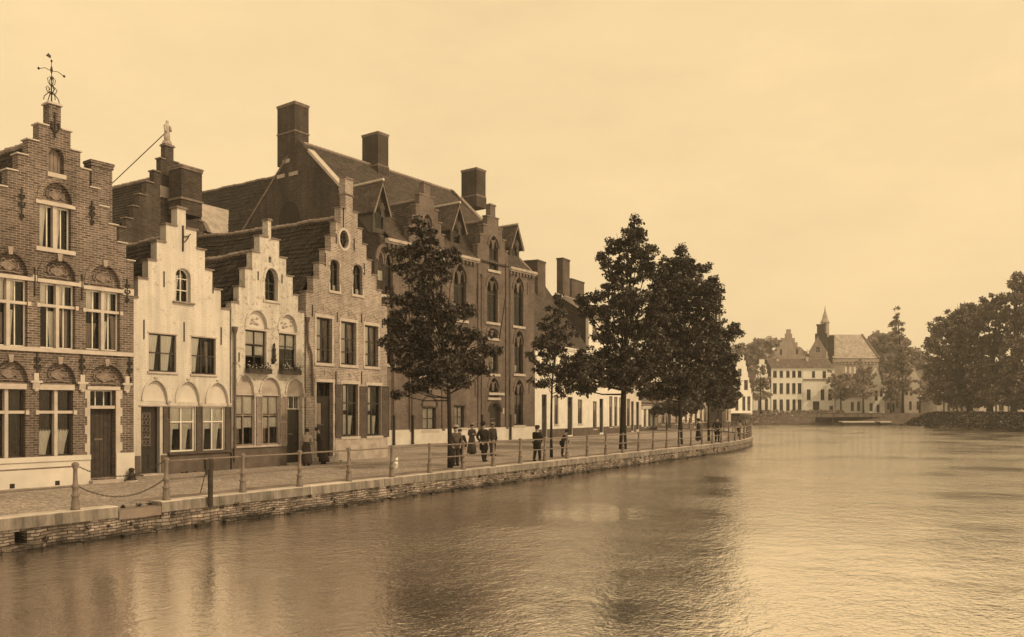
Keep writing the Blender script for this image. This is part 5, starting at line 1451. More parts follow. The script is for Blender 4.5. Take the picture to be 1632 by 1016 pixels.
tree('plane_tree', 'broad dense street tree with rounded crown just right of the tallest tree', qg(1083, 21.0),
     [(1085,402,9,10),(1082,420,24,16),(1105,432,22,14),(1065,440,24,16),(1092,455,38,18),(1135,450,10,10),(1120,465,28,16),(1146,470,9,12),(1060,475,30,18),(1090,495,46,20),(1130,488,22,12),(1050,510,26,18),(1085,530,48,20),(1065,560,42,20),(1105,565,38,20),(1050,590,34,18),(1090,600,42,18),(1070,622,40,14),(1040,628,26,10),(1100,625,28,12),(1022,610,18,14),(1052,450,16,16),(1048,490,16,16),(1040,540,20,18),(1035,585,20,18)],
     .16, 640, dens=40, cr=.36, per=52, size=.096, seed=9, group='street trees on the quay')
tree('plane_tree', 'spreading street tree with outflung right branches nearest the bend of the quay', qg(1130, 21.4),
     [(1135,520,22,12),(1120,535,26,14),(1155,535,16,10),(1165,528,9,6),(1178,530,7,8),(1172,520,5,6),(1140,555,34,18),(1160,570,16,14),(1125,585,38,18),(1158,600,18,14),(1135,615,36,14),(1172,610,10,7),(1120,635,24,9),(1150,630,20,9)],
     .10, 640, dens=40, cr=.38, per=52, size=.104, mat='leaf', seed=11, group='street trees on the quay')
tree('plane_tree', 'small far street tree with thin trunk behind the bend of the railing', tuple(on_ground(1144, 688)),
     [(1145,612,22,14),(1135,628,20,12),(1160,630,18,10),(1150,645,20,8)], .10, 650, dens=50, cr=.6, per=30, size=.22, mat='leaf', seed=13, group='street trees on the quay')
tree('plane_tree', 'low shrubby tree behind the trunk of the broad dense tree', tuple(on_ground(1062, 686)),
     [(1060,650,20,8),(1080,650,20,9),(1100,648,20,9),(1045,652,10,6)], .09, 660, dens=40, cr=.6, per=26, size=.22, mat='leaf2', seed=15, group='street trees on the quay')
# =============================================================== people
def person(label, pos, h, yaw, kind='m', arms='down', top='cloth_dark', low='cloth_dark', hat=None, hatmat='cloth_black', lean=(0, 0), stride=.0, bend=0.0, apron=None, coat_len=.46, group=None, head_turn=(0, 0)):
    rs = 1.0
    def T(p):   # lean and bend of the upper body
        x, y, z = p
        if z > .5:
            a = -bend; dz = z-.5; y, z = y*math.cos(a)-dz*math.sin(a), .5+dz*math.cos(a)+y*math.sin(a)
        return (x+lean[0]*z, y+lean[1]*z, z)
    sw = .10 if kind == 'w' else .115
    J = [(0,0,.52), (0,.0,.62), (0,0,.73), (0,-.005,.815), (0,.0,.85), (head_turn[0]*.3,.012,.895), (head_turn[0],.012+head_turn[1],.955), (head_turn[0]*.6,.062,.905)]
    Rr = [.078, .066, .078, .042, .030, .042, .045, .010]
    E = [(0,1),(1,2),(2,3),(3,4),(4,5),(5,6),(5,7)]
    def add(p, r, par): J.append(p); Rr.append(r); E.append((par, len(J)-1)); return len(J)-1
    for sg in (-1, 1):      # ears
        add((sg*.046+head_turn[0]*.6, .008, .91), .009, 5)
    A = {'down': lambda s: [(s*.155,-.01,.63), (s*.16,.03,.49)], 'folded': lambda s: [(s*.16,.02,.63), (-s*.04,.13,.665)],
         'hips': lambda s: [(s*.22,-.04,.64), (s*.11,.05,.55)], 'rail': lambda s: [(s*.15,.10,.66), (s*.13,.24,.60)], 'pocket': lambda s: [(s*.18,-.04,.63), (s*.115,.04,.52)],
         'front': lambda s: [(s*.15,.04,.64), (s*.04,.15,.58)], 'back': lambda s: [(s*.17,-.08,.64), (s*.05,-.11,.54)]}[arms]
    arm_idx = []
    for sg in (-1, 1):
        el, wr = A(sg)
        a = add((sg*sw, 0, .79), .040, 2); b = add(el, .030, a); c = add(wr, .021, b)
        d = Vector(wr)-Vector(el); d.normalize(); pm_ = Vector(wr)+d*.035; pi_ = add(tuple(pm_), .020, c)
        sd = d.cross(Vector((0, 1, 0)) if abs(d.y) < .8 else Vector((1, 0, 0))).normalized()
        for f in range(4):
            o = sd*((f-1.5)*.011); tip = pm_+d*(.05+.008*(1-abs(f-1.3)))+o; tip2 = tip+(d*.6+Vector((0, .3, -.2)))*.02
            m = add(tuple(pm_+d*.022+o), .0065, pi_); m2 = add(tuple(tip), .0055, m); add(tuple(tip2), .0045, m2)
        th = add(tuple(Vector(wr)+d*.015+sd*.022), .0075, c); add(tuple(Vector(wr)+d*.045+sd*.032), .006, th)
        arm_idx.append((a, b, c))
    legs = []
    for sg in (-1, 1):
        st = sg*stride
        a = add((sg*.052,0,.50), .058, 0); b = add((sg*.056,.015+st*.5,.27), .038, a); c = add((sg*.058,-.01+st,.045), .026, b); dd = add((sg*.066,.07+st,.018), .021, c)
        legs.append((a, b, c, dd))
    J = [T(p) for p in J]
    me = skin_mesh([Vector(p)*h for p in J], E, [r*h for r in Rr], 1); me.materials.append(M['skin'])
    o = bpy.data.objects.new('person', me); COL.objects.link(o); o.location = pos; o.rotation_euler = (0, 0, yaw); tag(o, label, 'person', group)
    def sub(nm, idx, edges, rad, mat):
        mp = {k: i for i, k in enumerate(idx)}
        m = skin_mesh([Vector(J[k])*h for k in idx], [(mp[a], mp[b]) for a, b in edges], [r*h for r in rad], 1); m.materials.append(M[mat])
        c = bpy.data.objects.new(nm, m); COL.objects.link(c); c.parent = o; return c
    (a1, b1, c1), (a2, b2, c2) = arm_idx
    sub('coat' if kind == 'm' else 'blouse', [0,1,2,3,a1,b1,c1,a2,b2,c2], [(0,1),(1,2),(2,3),(2,a1),(a1,b1),(b1,c1),(2,a2),(a2,b2),(b2,c2)], [.098,.085,.097,.048,.054,.041,.029,.054,.041,.029], top)
    ly = lambda z: T((0, 0, z))
    if kind == 'm':
        l1, l2 = legs
        sub('trousers', [0]+list(l1[:3])+list(l2[:3]), [(0,l1[0]),(l1[0],l1[1]),(l1[1],l1[2]),(0,l2[0]),(l2[0],l2[1]),(l2[1],l2[2])], [.088,.072,.052,.042,.072,.052,.042], low)
        if coat_len < .46:
            mb = MB(); base = T((0, 0, .56)); mb.lathe([(.095, .58), (.105, .50), (.115, coat_len), (.10, coat_len)], 0, 0, 0, 14, sx=1.1, sy=.8)
            mb.v = [(x*h+lean[0]*z*h, y*h+lean[1]*z*h, z*h) for x, y, z in mb.v]; mb.build('coat_skirt', M[top], o, True)
    else:
        mb = MB(); mb.lathe([(.07, .63), (.085, .60), (.11, .50), (.125, .35), (.15, .18), (.165, .055), (.155, .05)], 0, 0, 0, 18, sx=1, sy=.9)
        mb.v = [(x*(1+.07*math.sin(math.atan2(y, x)*9)*(1-z))*h+lean[0]*z*h, y*h+lean[1]*z*h, z*h) for x, y, z in mb.v]; mb.build('skirt', M[low], o, True)
        if apron:
            mb = MB(); n = 8; vv = []
            for z, r in ((.62, .088), (.5, .117), (.35, .134), (.20, .152), (.12, .162)):
                for i in range(n+1):
                    a = R(50+80*i/n); vv.append(((r*1.03*math.cos(a)+lean[0]*z)*h, (r*.95*math.sin(a)+lean[1]*z)*h, z*h))
            mb.add(vv, [(k*(n+1)+i, k*(n+1)+i+1, (k+1)*(n+1)+i+1, (k+1)*(n+1)+i) for k in range(4) for i in range(n)]); mb.build('apron', M[apron], o, True)
    for dd in legs:
        pass
    mb = MB()
    for lg in legs:
        c = Vector(J[lg[2]])*h; e = Vector(J[lg[3]])*h
        mb.tube([c+Vector((0, -.012*h, .0)), c+Vector((0, .01*h, -.012*h)), e, e+Vector((0, .015*h, 0))], [.031*h, .033*h, .027*h, .012*h], 8)
    mb.build('shoes', M['cloth_black'], o, True)
    hc = Vector(J[6])*h
    b = MB(); b.lathe([(.049, -.045), (.056, -.01), (.053, .02), (.035, .043), (.005, .052)], 0, 0, 0, 12)
    b.v = [(x*h+hc.x, (y*1.12-.012)*h+hc.y, z*h+hc.z) for x, y, z in b.v]
    if kind == 'w':
        b2 = len(b.v); b.lathe([(.005, -.02), (.026, 0), (.005, .025)], hc.x, hc.y-.062*h, hc.z-.0*h, 8)
        b.v[b2:] = [((x-hc.x)*h+hc.x, (y-hc.y+.062*h)*h+hc.y-.062*h, (z-hc.z)*h+hc.z) for x, y, z in b.v[b2:]]
    b.build('hair', M['hair'], o, True)
    if hat:
        prof = {'bowler': [(.09, -.004), (.092, .004), (.060, .006), (.060, .04), (.045, .065), (.005, .072)], 'boater': [(.095, -.003), (.095, .005), (.060, .006), (.058, .048), (.005, .05)],
                'cap': [(.058, -.02), (.066, .012), (.072, .03), (.05, .042), (.005, .046)], 'wide': [(.125, -.008), (.128, .0), (.065, .01), (.062, .05), (.035, .07), (.005, .074)], 'top': [(.09, -.003), (.09, .005), (.058, .007), (.06, .10), (.005, .102)]}[hat]
        b = MB(); b.lathe(prof, 0, 0, .026, 14)
        if hat == 'cap': b.tube([(-.04, .055, .006), (0, .10, -.004), (.04, .055, .006)], .010, 6)
        b.v = [(x*h+hc.x, y*h+hc.y, z*h+hc.z) for x, y, z in b.v]; b.build('hat', M[hatmat], o, True)
    fc = Vector(J[5])*h
    for sg in (-1, 1):
        b = MB(); b.lathe([(.001, -.006), (.006, 0), (.001, .006)], 0, 0, 0, 6); b.v = [(x*h+fc.x+sg*.018*h+(J[6][0]-J[5][0])*.4*h, y*h+fc.y+.040*h, z*h+fc.z+.022*h) for x, y, z in b.v]; b.build('eye', M['hair'], o)
    b = MB(); b.tube([(-.014, .043, 0), (0, .047, -.002), (.014, .043, 0)], .004, 5); b.v = [(x*h+fc.x, y*h+fc.y, z*h+fc.z-.018*h) for x, y, z in b.v]; b.build('mouth', M['cloth_mid'], o)
    return o
def toward(a, b): return math.atan2(b[1]-a[1], b[0]-a[0])-PI/2
CAM = (0, 0)
p = H3.wpt(H3.u(467), -.8, 0); person('woman in pale blouse and light apron by the doorway of the flaking house', p, 1.62, R(-60), 'w', 'folded', 'cloth_pale', 'cloth_dark', None, apron='cloth_pale', bend=.22)
p = H3.wpt(H3.u(502), -.6, 0); person('woman in long dark dress leaning back beside the doorway, facing the woman in the apron', p, 1.64, R(62), 'w', 'folded', 'cloth_dark', 'cloth_dark', None, lean=(-.02, .20), head_turn=(0, .03))
p = on_ground(726, 743); person('man in straw boater and brownish jacket beside the trunk of the tiered tree', p, 1.72, R(150), 'm', 'pocket', 'cloth_mid', 'cloth_dark', 'boater', 'straw', stride=.03)
V = Vector
p = on_ground(733, 742); person('figure in dark coat close behind the man in the straw boater', p, 1.58, R(120), 'm', 'down', 'cloth_black', 'cloth_dark', None, coat_len=.34)
p = on_ground(752, 725); person('figure in dark jacket and greyish skirt with folded arms before the brick hospital', p, 1.66, R(165), 'w', 'folded', 'cloth_mid', 'cloth_mid', 'boater', 'straw')
p = on_ground(772, 736); person('man in black coat and black hat leaning his back on the quay rail', p, 1.80, R(160), 'm', 'pocket', 'cloth_black', 'cloth_black', 'bowler', 'cloth_black', lean=(.05, 0), coat_len=.30, stride=.05)
p = on_ground(785, 727); person('man in greyish overcoat just right of the man in black hat', p, 1.74, R(170), 'm', 'down', 'cloth_mid', 'cloth_dark', 'cap', 'cloth_pale', coat_len=.33)
p = on_ground(856, 736); person('person in dark clothes and flat cap turned sideways by the railing', p, 1.66, R(-95), 'm', 'front', 'cloth_black', 'cloth_black', 'cap', 'cloth_black', stride=.06, coat_len=.36)
p = on_ground(896, 728); person('boy in dark clothes bending over the railing beside the slim tree', p, 1.42, R(-155), 'm', 'rail', 'cloth_dark', 'cloth_black', 'cap', 'cloth_black', bend=.35)
p = on_ground(1113, 703); person('woman in long black dress and wide black hat by the railing', p, 1.70, R(10), 'w', 'hips', 'cloth_black', 'cloth_black', 'wide', 'cloth_black')
p = on_ground(1143, 704.5); person('man in black coat standing at the railing right of the woman in wide hat', p, 1.84, R(120), 'm', 'pocket', 'cloth_black', 'cloth_black', None, coat_len=.34)
p = on_ground(1099, 682); person('distant man walking on the far street beyond the broad dense tree', p, 1.76, R(130), 'm', 'down', 'cloth_mid', 'cloth_dark', 'cap', 'cloth_dark', stride=.07)
p = on_ground(1177, 696); person('child in white shirt leaning on the railing at the bend', p, 1.42, R(-150), 'm', 'rail', 'cloth_pale', 'cloth_dark', 'cap', 'cloth_dark', bend=.25)
# small white dog
p = on_ground(631, 748)
vv = [(0,-.22,.30),(0,-.05,.31),(0,.12,.33),(0,.22,.40),(0,.30,.47),(0,.40,.45),(.05,.13,.28),(.055,.14,.14),(.055,.16,.02),(-.05,.13,.28),(-.055,.14,.14),(-.055,.16,.02),
      (.055,-.22,.26),(.06,-.16,.17),(.06,-.25,.11),(.06,-.23,.02),(-.055,-.22,.26),(-.06,-.16,.17),(-.06,-.25,.11),(-.06,-.23,.02),(0,-.32,.36),(0,-.38,.46),(.045,.28,.53),(-.045,.28,.53)]
ee = [(0,1),(1,2),(2,3),(3,4),(4,5),(2,6),(6,7),(7,8),(2,9),(9,10),(10,11),(0,12),(12,13),(13,14),(14,15),(0,16),(16,17),(17,18),(18,19),(0,20),(20,21),(4,22),(4,23)]
rd = [.085,.075,.10,.065,.065,.032,.045,.026,.024,.045,.026,.024,.06,.04,.022,.024,.06,.04,.022,.024,.022,.012,.018,.018]
me = skin_mesh([Vector(v)*.85 for v in vv], ee, [r*.85 for r in rd], 1); me.materials.append(M['curtain']); o = bpy.data.objects.new('dog', me); COL.objects.link(o)
o.location = p; o.rotation_euler = (0, 0, R(-60)); tag(o, 'small white dog on the cobbles behind the railing near the tan brick house', 'dog')

# weeds in the joints of the quay and along the back of the coping
rg = random.Random(77); cl = []
for i in range(150):
    s = rg.uniform(5, 75); q = quay_pt(s, rg.choice((.42, .45, .50))); cl.append((q.x, q.y, GZ+.03, rg.uniform(.04, .10)))
for i in range(90):
    s = rg.uniform(5, 60); q = quay_pt(s, .03); cl.append((q.x, q.y, rg.choice((-.28, -.33, -.45, -.55)), rg.uniform(.03, .09)))
for i in range(14):
    k = rg.choice((H1, H2, H3, H4)); p = k.wpt(rg.uniform(.2, 4.2), -.12, .02); cl.append((p.x, p.y, p.z, rg.uniform(.03, .06)))
e = leaf_mesh('weeds', cl, 26, .030, M['leaf2'], None, 78); tag(e, 'small weeds growing in the joints of the quay and along the house walls', 'weeds', kind='stuff')
# =============================================================== far bank
FZ = 1.75
E_ = [(78, 20), (73, 95), (70.5, 138), (74, 150), (86, 168), (66, 176), (40, 178), (10, 181), (-60, 190)]
def bank(off, z):
    out = []
    for i, (l, Z) in enumerate(E_):
        a = Vector(E_[max(0, i-1)]); b = Vector(E_[min(len(E_)-1, i+1)]); d = (b-a).normalized(); n = Vector((d.y, -d.x))
        p = Vector((l, Z))+n*off; q = lz(p.x, p.y); out.append((q.x, q.y, z))
    return out
mb = MB(); r0 = bank(0, WZ-.5); r1 = bank(.15, WZ+.35); r2 = bank(4.5, FZ-.15); r3 = bank(7.5, FZ)
n = len(E_); vv = r0+r1+r2+r3
mb.add(vv, [(k*n+i, k*n+i+1, (k+1)*n+i+1, (k+1)*n+i) for k in range(3) for i in range(n-1)])
tag(mb.build('far_bank', M['grass']), kind='structure')
mb = MB(); outer = []
for l, Z in ((250, -20), (250, 95), (250, 138), (250, 150), (250, 410), (66, 410), (40, 410), (10, 410), (-190, 410)):
    q = lz(l, Z); outer.append((q.x, q.y, FZ))
r3b = [(x, y, z-.004) for x, y, z in bank(7.4, FZ)]
mb.add(r3b+outer, [(i, i+1, n+i+1, n+i) for i in range(n-1)]); tag(mb.build('far_ground', M['ground']), kind='structure')
# left town ground behind the street houses
mb = MB()
pts = [(-400, 60), (30, 60), (90, 75), (120, 120), (115, 180)]
A = [Vector(p) for p in pts]
mb.add([(-45, 50, GZ-.02), (60, 50, GZ-.02), (118, 60, GZ-.02), (150, 120, GZ-.02), (215, 295, GZ-.02), (40, 190, GZ-.02)], [(0, 1, 2, 3, 4, 5)]); tag(mb.build('town_ground', M['ground']), kind='structure')
ANGF = YAW-PI/2
def FP(px, Z): q = lz((px-CX)/F*Z, Z); return Vector((q.x, q.y))
def far_windows(H, rows, frame='frame_mid'):
    for r in rows:
        h = H.hole(*r[:4], depth=.22)
    return H.holes
def far_gable(name, label, px0, px1, apx, ay, ey, Z, rows, wallm, roofm, dep=10, doors=(), stepped=0, turn=0, grp=None, chim=None):
    """house whose gable faces the water"""
    H = House(name, label, 'house', FP(px0, Z), ANGF+R(turn), grp, FZ); W = H.u(px1); uc = H.u(apx); ze = H.z((px0+px1)/2, ey); za = H.z(apx, ay)
    for r in rows: H.hole(*r, depth=.2)
    dh = [H.hole(*r, depth=.2) for r in doors]
    if stepped:
        st = [(W+(uc+.9-W)*i/stepped, ze+(za-ze)*i/stepped) for i in range(stepped)]+[(uc+.9, za), (uc+.55, za+1.1)]
        hw = W-uc; ol = steps_outline(uc, st); UL = 2*uc-W
    else: ol = [(0, 0), (W, 0), (W, ze), (uc+.25, za), (uc-.25, za), (0, ze)]; UL = 0
    mb = MB(); mb.wall(ol, H.holes, 0, .35, .2); mb.build('front_wall', M[wallm], H.root)
    zr = za-(1.6 if stepped else .4)
    roof_gabled(H, UL, W, .36, dep, ze-.1, zr, roofm, uc=uc, pantile=False, course=.4); house_body(H, UL, W, .37, dep, ze-.1, zr, wallm, uc)
    for h in H.holes:
        if h in dh: door(H, h, .15, 'door_dark', 2, .75, handle=False)
        else: window(H, h, .12, 'frame_mid', .07, (.5,), (.6,), .06, ())
    if not stepped:
        mb = MB()
        for sg in (-1, 1):
            xe = W if sg > 0 else 0
            mb.prism([(xe, ze), (uc+sg*.25, za), (uc+sg*.25, za+.16), (xe, ze+.16)], -.06, .40)
        mb.build('gable_coping', M['stone'], H.root)
    H.W, H.ze = W, ze
    return H
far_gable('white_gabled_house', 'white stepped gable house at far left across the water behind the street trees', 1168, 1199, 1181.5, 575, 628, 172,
          [(1172,1177,632,655),(1183,1188,632,655),(1191,1196,632,655),(1176,1182,588,600),(1174,1180,606,622),(1186,1192,606,622)], 'plaster_hazed', 'roof_hazed', stepped=6)
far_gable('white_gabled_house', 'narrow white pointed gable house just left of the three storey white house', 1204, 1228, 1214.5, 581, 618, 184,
          [(1208,1212,636,655),(1219,1224,636,655),(1211,1217,606,616)], 'plaster_hazed', 'roof_hazed', stepped=5)
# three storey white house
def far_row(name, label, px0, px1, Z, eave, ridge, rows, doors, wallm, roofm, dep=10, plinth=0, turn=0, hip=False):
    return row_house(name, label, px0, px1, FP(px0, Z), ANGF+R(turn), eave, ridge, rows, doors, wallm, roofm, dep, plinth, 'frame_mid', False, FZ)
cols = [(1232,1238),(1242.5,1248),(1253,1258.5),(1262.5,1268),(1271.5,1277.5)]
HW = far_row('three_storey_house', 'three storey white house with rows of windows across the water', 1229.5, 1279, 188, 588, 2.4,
        [(a, b, 591.5, 602) for a, b in cols]+[(a, b, 611, 628) for a, b in cols]+[(a, b, 637, 655) for a, b in cols[:3]+cols[4:]], [(1263,1268,637,658)], 'plaster_hazed', 'roof_hazed', 8)
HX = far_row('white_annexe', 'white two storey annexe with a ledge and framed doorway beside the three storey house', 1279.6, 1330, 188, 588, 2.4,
        [(1294,1299,592,602),(1311,1316.5,592,603),(1286,1292,621,638),(1308,1314,621,638),(1320,1326.5,621,638),(1322,1328,647,654)], [(1295.5,1306,640,658)], 'plaster_hazed', 'roof_hazed', 8)
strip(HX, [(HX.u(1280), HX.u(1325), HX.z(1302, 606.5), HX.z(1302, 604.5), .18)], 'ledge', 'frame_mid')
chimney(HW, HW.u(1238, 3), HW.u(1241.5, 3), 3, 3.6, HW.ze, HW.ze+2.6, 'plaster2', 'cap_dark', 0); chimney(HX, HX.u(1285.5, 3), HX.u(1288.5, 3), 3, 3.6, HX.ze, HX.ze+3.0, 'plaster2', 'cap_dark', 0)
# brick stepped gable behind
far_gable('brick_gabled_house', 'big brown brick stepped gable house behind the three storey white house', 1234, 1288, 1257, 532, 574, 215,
          [(1243,1246.5,557,566),(1268.5,1272,556,565)], 'brick_hazed', 'roof_hazed', stepped=6, dep=5)
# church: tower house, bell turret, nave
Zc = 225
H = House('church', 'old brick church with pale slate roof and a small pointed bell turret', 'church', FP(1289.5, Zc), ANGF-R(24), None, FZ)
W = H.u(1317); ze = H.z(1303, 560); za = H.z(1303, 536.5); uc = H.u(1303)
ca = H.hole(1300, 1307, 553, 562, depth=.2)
mb = MB(); mb.wall([(0, 0), (W, 0), (W, ze), (uc, za), (0, ze)], H.holes, 0, .4); mb.build('front_wall', M['brick_hazed'], H.root)
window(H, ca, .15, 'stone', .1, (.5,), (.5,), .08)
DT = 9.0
house_body(H, 0, W, .41, DT, ze, za-.1, 'brick_hazed', uc); roof_gabled(H, 0, W, .42, DT+2, ze, za, 'roof_pale', pantile=False, course=.5, uc=uc)
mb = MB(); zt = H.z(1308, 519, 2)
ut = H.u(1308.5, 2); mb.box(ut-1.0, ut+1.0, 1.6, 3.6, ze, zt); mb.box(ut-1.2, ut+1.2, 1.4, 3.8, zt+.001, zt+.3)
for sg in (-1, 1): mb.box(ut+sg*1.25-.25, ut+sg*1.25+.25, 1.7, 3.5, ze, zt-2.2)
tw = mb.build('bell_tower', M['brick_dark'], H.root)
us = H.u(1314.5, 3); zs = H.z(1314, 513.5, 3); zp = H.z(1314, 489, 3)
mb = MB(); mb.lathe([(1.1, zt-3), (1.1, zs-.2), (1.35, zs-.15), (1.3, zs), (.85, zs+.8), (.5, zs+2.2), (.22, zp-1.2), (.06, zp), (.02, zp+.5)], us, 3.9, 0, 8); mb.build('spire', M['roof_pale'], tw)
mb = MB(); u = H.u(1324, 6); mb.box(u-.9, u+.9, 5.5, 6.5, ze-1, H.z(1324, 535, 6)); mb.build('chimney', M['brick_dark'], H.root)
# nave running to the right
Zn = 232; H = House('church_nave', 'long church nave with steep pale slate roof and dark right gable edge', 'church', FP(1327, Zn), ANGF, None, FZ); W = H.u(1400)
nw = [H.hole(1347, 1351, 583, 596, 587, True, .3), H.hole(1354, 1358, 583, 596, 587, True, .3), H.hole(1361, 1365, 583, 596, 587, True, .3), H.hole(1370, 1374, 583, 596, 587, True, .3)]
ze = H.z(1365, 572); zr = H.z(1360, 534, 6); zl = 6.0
mb = MB(); mb.wall([(0, 0), (W, 0), (W, ze), (0, ze)], H.holes, 0, .4); mb.build('front_wall', M['brick_hazed'], H.root)
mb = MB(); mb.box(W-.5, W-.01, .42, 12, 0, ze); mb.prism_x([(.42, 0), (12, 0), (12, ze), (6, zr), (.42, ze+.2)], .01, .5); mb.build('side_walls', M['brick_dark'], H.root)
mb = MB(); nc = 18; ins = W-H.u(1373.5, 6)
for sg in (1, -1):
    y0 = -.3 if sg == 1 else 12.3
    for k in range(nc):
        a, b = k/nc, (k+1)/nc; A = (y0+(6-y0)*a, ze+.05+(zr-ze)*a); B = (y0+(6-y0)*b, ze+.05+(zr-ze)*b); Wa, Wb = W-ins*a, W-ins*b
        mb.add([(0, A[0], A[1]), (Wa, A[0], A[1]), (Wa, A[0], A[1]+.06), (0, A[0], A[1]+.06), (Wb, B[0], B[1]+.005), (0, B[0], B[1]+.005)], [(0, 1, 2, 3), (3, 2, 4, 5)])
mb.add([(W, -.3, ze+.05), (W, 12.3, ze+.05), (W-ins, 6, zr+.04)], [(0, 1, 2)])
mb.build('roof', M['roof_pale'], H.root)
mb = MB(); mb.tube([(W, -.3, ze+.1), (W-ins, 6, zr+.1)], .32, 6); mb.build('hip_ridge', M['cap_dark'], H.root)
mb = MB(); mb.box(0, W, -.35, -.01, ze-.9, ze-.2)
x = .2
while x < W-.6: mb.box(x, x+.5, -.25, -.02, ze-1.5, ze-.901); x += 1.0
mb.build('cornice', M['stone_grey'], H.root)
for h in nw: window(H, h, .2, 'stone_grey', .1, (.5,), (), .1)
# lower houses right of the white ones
far_row('low_roofed_house', 'low house with wide dark roof half hidden by two round trees', 1331, 1378, 190, 634, 4.8, [(1356,1361,641,655),(1366,1371,640,655)], [], 'plaster_hazed', 'roof_hazed', 9)
far_gable('white_gabled_house', 'white pointed gable house with framed doorway right of the two round trees', 1376, 1410, 1396, 587, 622, 189, [(1394,1399,623,639),(1402,1407,623,633),(1386,1391,643,656)], 'plaster_hazed', 'roof_hazed', doors=[(1397,1402,645,658)])
far_row('pale_cottage', 'pale cottage with small windows beneath the tall poplar', 1411, 1440, 190, 634, 3.4, [(1414,1418,642,653),(1428,1432,640,650),(1434,1438,640,650)], [(1422,1426,643,657)], 'plaster2', 'roof_hazed', 8)
far_gable('white_gabled_house', 'white pointed gable house right of the tall poplar', 1441, 1475, 1456, 587, 622, 188, [(1443,1447,620,630),(1450,1454,619,631),(1449,1453,640,654),(1461,1465,640,654)], 'plaster2', 'roof_hazed')
far_row('pale_far_house', 'pale house glimpsed left of the big dark trees', 1476, 1497, 192, 612, 3.2, [(1480,1483,620,629),(1487,1490,620,629),(1480,1483,638,650),(1488,1491,638,650)], [], 'plaster2', 'roof_hazed', 8)
far_row('white_bank_house', 'white house with tall windows showing beneath the big dark trees', 1494, 1548, 178, 630, 3, [(1503,1506,640,655),(1510,1514,640,655),(1518,1521,640,655),(1531,1535,640,655),(1540,1543,640,655)], [(1524,1527,640,657)], 'plaster2', 'roof_hazed', 8)
far_row('white_bank_house', 'white house with dark windows at the far right beneath the big dark trees', 1560, 1660, 172, 632, 3, [(1580,1583,641,656),(1592,1600,641,655),(1606,1609,641,656),(1618,1621,641,656),(1640,1644,641,656)], [(1586,1589,641,658)], 'plaster2', 'roof_hazed', 8)
# trees of the far bank
def ft(px, base_py, lobes, Z, label, name='round_tree', r=.2, fork=640, mat='leaf_hazed', seed=1, dens=3.4, cr=.75, per=34, size=.30, grp='trees on the far bank', spread=.6):
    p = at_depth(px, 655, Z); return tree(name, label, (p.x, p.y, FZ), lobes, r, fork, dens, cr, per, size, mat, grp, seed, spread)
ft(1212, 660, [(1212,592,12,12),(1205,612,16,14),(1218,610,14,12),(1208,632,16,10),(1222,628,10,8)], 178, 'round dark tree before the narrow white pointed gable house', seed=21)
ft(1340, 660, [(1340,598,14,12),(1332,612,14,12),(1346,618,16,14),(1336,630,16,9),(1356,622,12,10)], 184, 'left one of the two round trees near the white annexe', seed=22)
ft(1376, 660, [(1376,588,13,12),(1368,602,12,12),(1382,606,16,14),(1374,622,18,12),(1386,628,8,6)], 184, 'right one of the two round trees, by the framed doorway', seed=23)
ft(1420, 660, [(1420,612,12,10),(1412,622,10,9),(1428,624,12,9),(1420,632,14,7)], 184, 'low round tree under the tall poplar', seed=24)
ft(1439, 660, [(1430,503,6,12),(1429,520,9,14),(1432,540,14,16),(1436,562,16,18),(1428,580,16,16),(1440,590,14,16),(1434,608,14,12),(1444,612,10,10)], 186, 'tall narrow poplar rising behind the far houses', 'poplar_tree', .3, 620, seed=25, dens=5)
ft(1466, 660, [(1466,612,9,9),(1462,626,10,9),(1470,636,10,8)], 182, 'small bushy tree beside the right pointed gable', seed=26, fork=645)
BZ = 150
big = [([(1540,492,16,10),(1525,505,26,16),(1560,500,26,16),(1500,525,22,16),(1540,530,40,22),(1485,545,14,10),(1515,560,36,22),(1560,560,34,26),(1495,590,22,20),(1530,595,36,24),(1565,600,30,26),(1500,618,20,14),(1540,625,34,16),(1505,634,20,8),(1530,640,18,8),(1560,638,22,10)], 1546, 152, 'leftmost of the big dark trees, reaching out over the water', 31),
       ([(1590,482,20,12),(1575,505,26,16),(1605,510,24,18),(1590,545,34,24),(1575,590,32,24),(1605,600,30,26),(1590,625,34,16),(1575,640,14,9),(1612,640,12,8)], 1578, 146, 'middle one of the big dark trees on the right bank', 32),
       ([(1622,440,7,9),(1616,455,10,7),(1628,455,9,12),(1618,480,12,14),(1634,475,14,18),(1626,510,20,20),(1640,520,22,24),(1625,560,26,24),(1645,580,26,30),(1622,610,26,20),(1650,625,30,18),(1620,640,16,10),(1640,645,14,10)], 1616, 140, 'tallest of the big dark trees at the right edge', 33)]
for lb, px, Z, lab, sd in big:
    ft(px, 664, lb, Z, lab, 'big_tree', .5, 640, 'leaf_bank_hazed', sd, dens=6.5, cr=.8, per=44, size=.27, grp='big dark trees on the right bank', spread=.7)
# wooded skyline: too far to tell trees apart
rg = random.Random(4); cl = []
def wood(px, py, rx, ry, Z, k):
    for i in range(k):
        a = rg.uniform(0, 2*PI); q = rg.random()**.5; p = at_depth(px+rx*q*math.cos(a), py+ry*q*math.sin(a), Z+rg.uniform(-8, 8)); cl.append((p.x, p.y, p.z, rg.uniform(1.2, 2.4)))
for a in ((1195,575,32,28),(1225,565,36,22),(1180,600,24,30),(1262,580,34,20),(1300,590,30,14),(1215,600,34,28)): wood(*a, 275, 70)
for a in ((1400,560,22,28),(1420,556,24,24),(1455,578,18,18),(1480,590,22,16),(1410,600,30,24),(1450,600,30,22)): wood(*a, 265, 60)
e = leaf_mesh('far_wood', cl, 42, .75, M['leaf_hazed'], None, 41); tag(e, 'hazy wooded skyline behind the far houses', 'woods', kind='stuff')
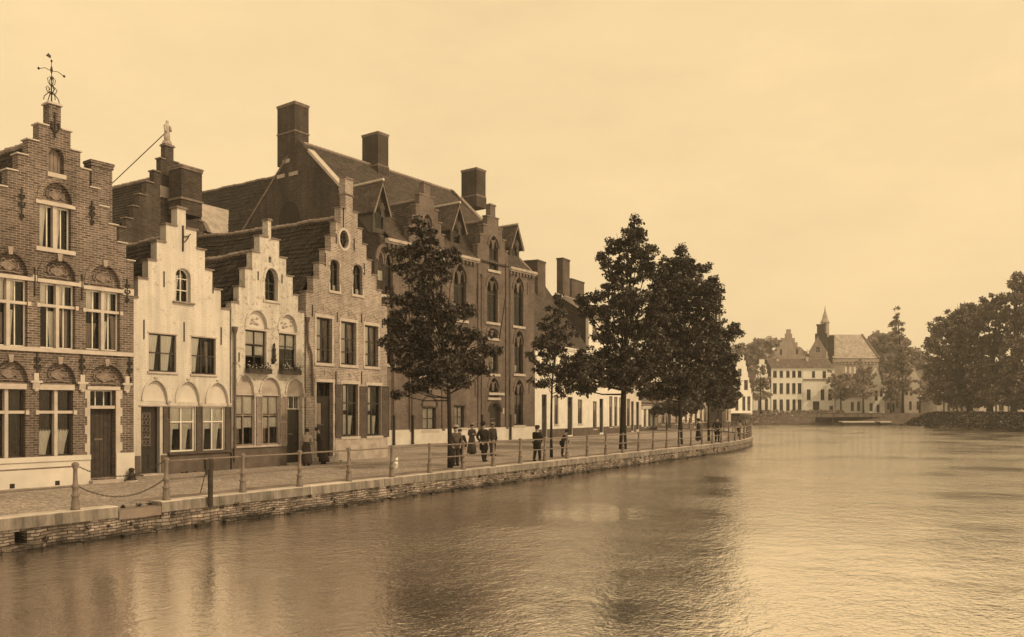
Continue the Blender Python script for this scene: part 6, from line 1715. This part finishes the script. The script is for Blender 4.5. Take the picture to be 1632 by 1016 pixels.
# bank vegetation
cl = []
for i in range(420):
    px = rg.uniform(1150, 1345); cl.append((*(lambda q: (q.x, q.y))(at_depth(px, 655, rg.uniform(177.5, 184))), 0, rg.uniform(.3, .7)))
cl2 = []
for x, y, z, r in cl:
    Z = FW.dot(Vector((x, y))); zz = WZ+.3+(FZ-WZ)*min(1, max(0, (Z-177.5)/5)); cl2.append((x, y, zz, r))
e = leaf_mesh('bank_plants', cl2, 22, .22, M['leaf_hazed'], None, 42); tag(e, 'low rough plants covering the far water bank', 'plants', kind='stuff')
cl2 = []
for i in range(1300):
    q = rg.random(); k = rg.random(); l = 70.8+7*k; Z = 96+56*q; p = lz(l, Z); cl2.append((p.x, p.y, min(WZ+.35+k*3.0, FZ)+.08, rg.uniform(.22, .5)))
e = leaf_mesh('hedge', cl2, 30, .17, M['leaf'], None, 43); tag(e, 'dark hedge along the right bank below the big trees', 'hedge')
# timber landing stage with a barge
a = FP(1306, 174.5); t = empty('landing_stage', (a.x, a.y, WZ), ANGF); tag(t, 'long low dark timber landing stage along the far bank', 'jetty')
Wd = (1476-1306)/F*174.5
mb = MB(); mb.box(0, Wd, 0, 2.2, 1.55, 1.7); mb.build('deck', M['wood_dark'], t)
mb = MB()
x = .3
while x < Wd: mb.box(x-.1, x+.1, .08, .28, -1, 1.549); x += 2.6
mb.build('piles', M['wood_dark'], t)
mb = MB(); mb.box(0, Wd, -.04, .04, 2.35, 2.45); x = .3
while x < Wd: mb.box(x-.05, x+.05, -.03, .03, 1.701, 2.349); x += 2.6
mb.build('handrail', M['wood_dark'], t)
mb = MB(); mb.box(0, Wd, 2.21, 2.4, -1, 1.5); mb.build('back_boards', M['wood_dark'], t)
for pa, pb, lab in ((1342, 1395, 'long pale flat barge moored below the landing stage'), (1402, 1421, 'short pale punt moored behind the long barge')):
    a = FP(pa, 171.0); Lb = (pb-pa)/F*171; t = empty('barge', (a.x, a.y, WZ), ANGF+R(1)); tag(t, lab, 'boat', 'boats at the landing stage')
    mb = MB(); prof = [(0, .55), (.5, .1), (1.2, -.15), (Lb-1.2, -.15), (Lb-.4, .1), (Lb, .5), (Lb, .62), (0, .68)]
    mb.prism(prof, 0, 1.8); mb.build('hull', M['wood_dark'], t)
    mb = MB(); mb.box(.05, Lb-.05, -.05, .12, .60, .86); mb.box(.05, Lb-.05, 1.68, 1.85, .60, .86); mb.box(.1, 1.2, .13, 1.67, .70, .84); mb.build('gunwale', M['plaster2'], t)
# lamp-like posts and fence on the far street
p = FP(1165, 168); 
# =============================================================== haze
HAZE = globals().get('HAZE_DENSITY', .0007)
if HAZE > 0:
    mb = MB(); c8 = [(*lz(l, Z), z) for z in (-3.4, 48) for l, Z in ((-200, -30), (260, -30), (260, 425), (-200, 425))]; mb.add(c8, [(0, 3, 2, 1), (4, 5, 6, 7), (0, 1, 5, 4), (1, 2, 6, 5), (2, 3, 7, 6), (3, 0, 4, 7)])
    hz = bpy.data.materials.new('haze'); hz.use_nodes = True; ht = hz.node_tree; ht.nodes.remove(ht.nodes['Principled BSDF'])
    pv = ht.nodes.new('ShaderNodeVolumePrincipled'); pv.inputs['Density'].default_value = HAZE; pv.inputs['Color'].default_value = (.95, .92, .88, 1); pv.inputs['Anisotropy'].default_value = .2
    ht.links.new(pv.outputs[0], ht.nodes['Material Output'].inputs['Volume'])
    tag(mb.build('haze', hz), 'thin pale summer haze over the canal', 'haze', kind='stuff')
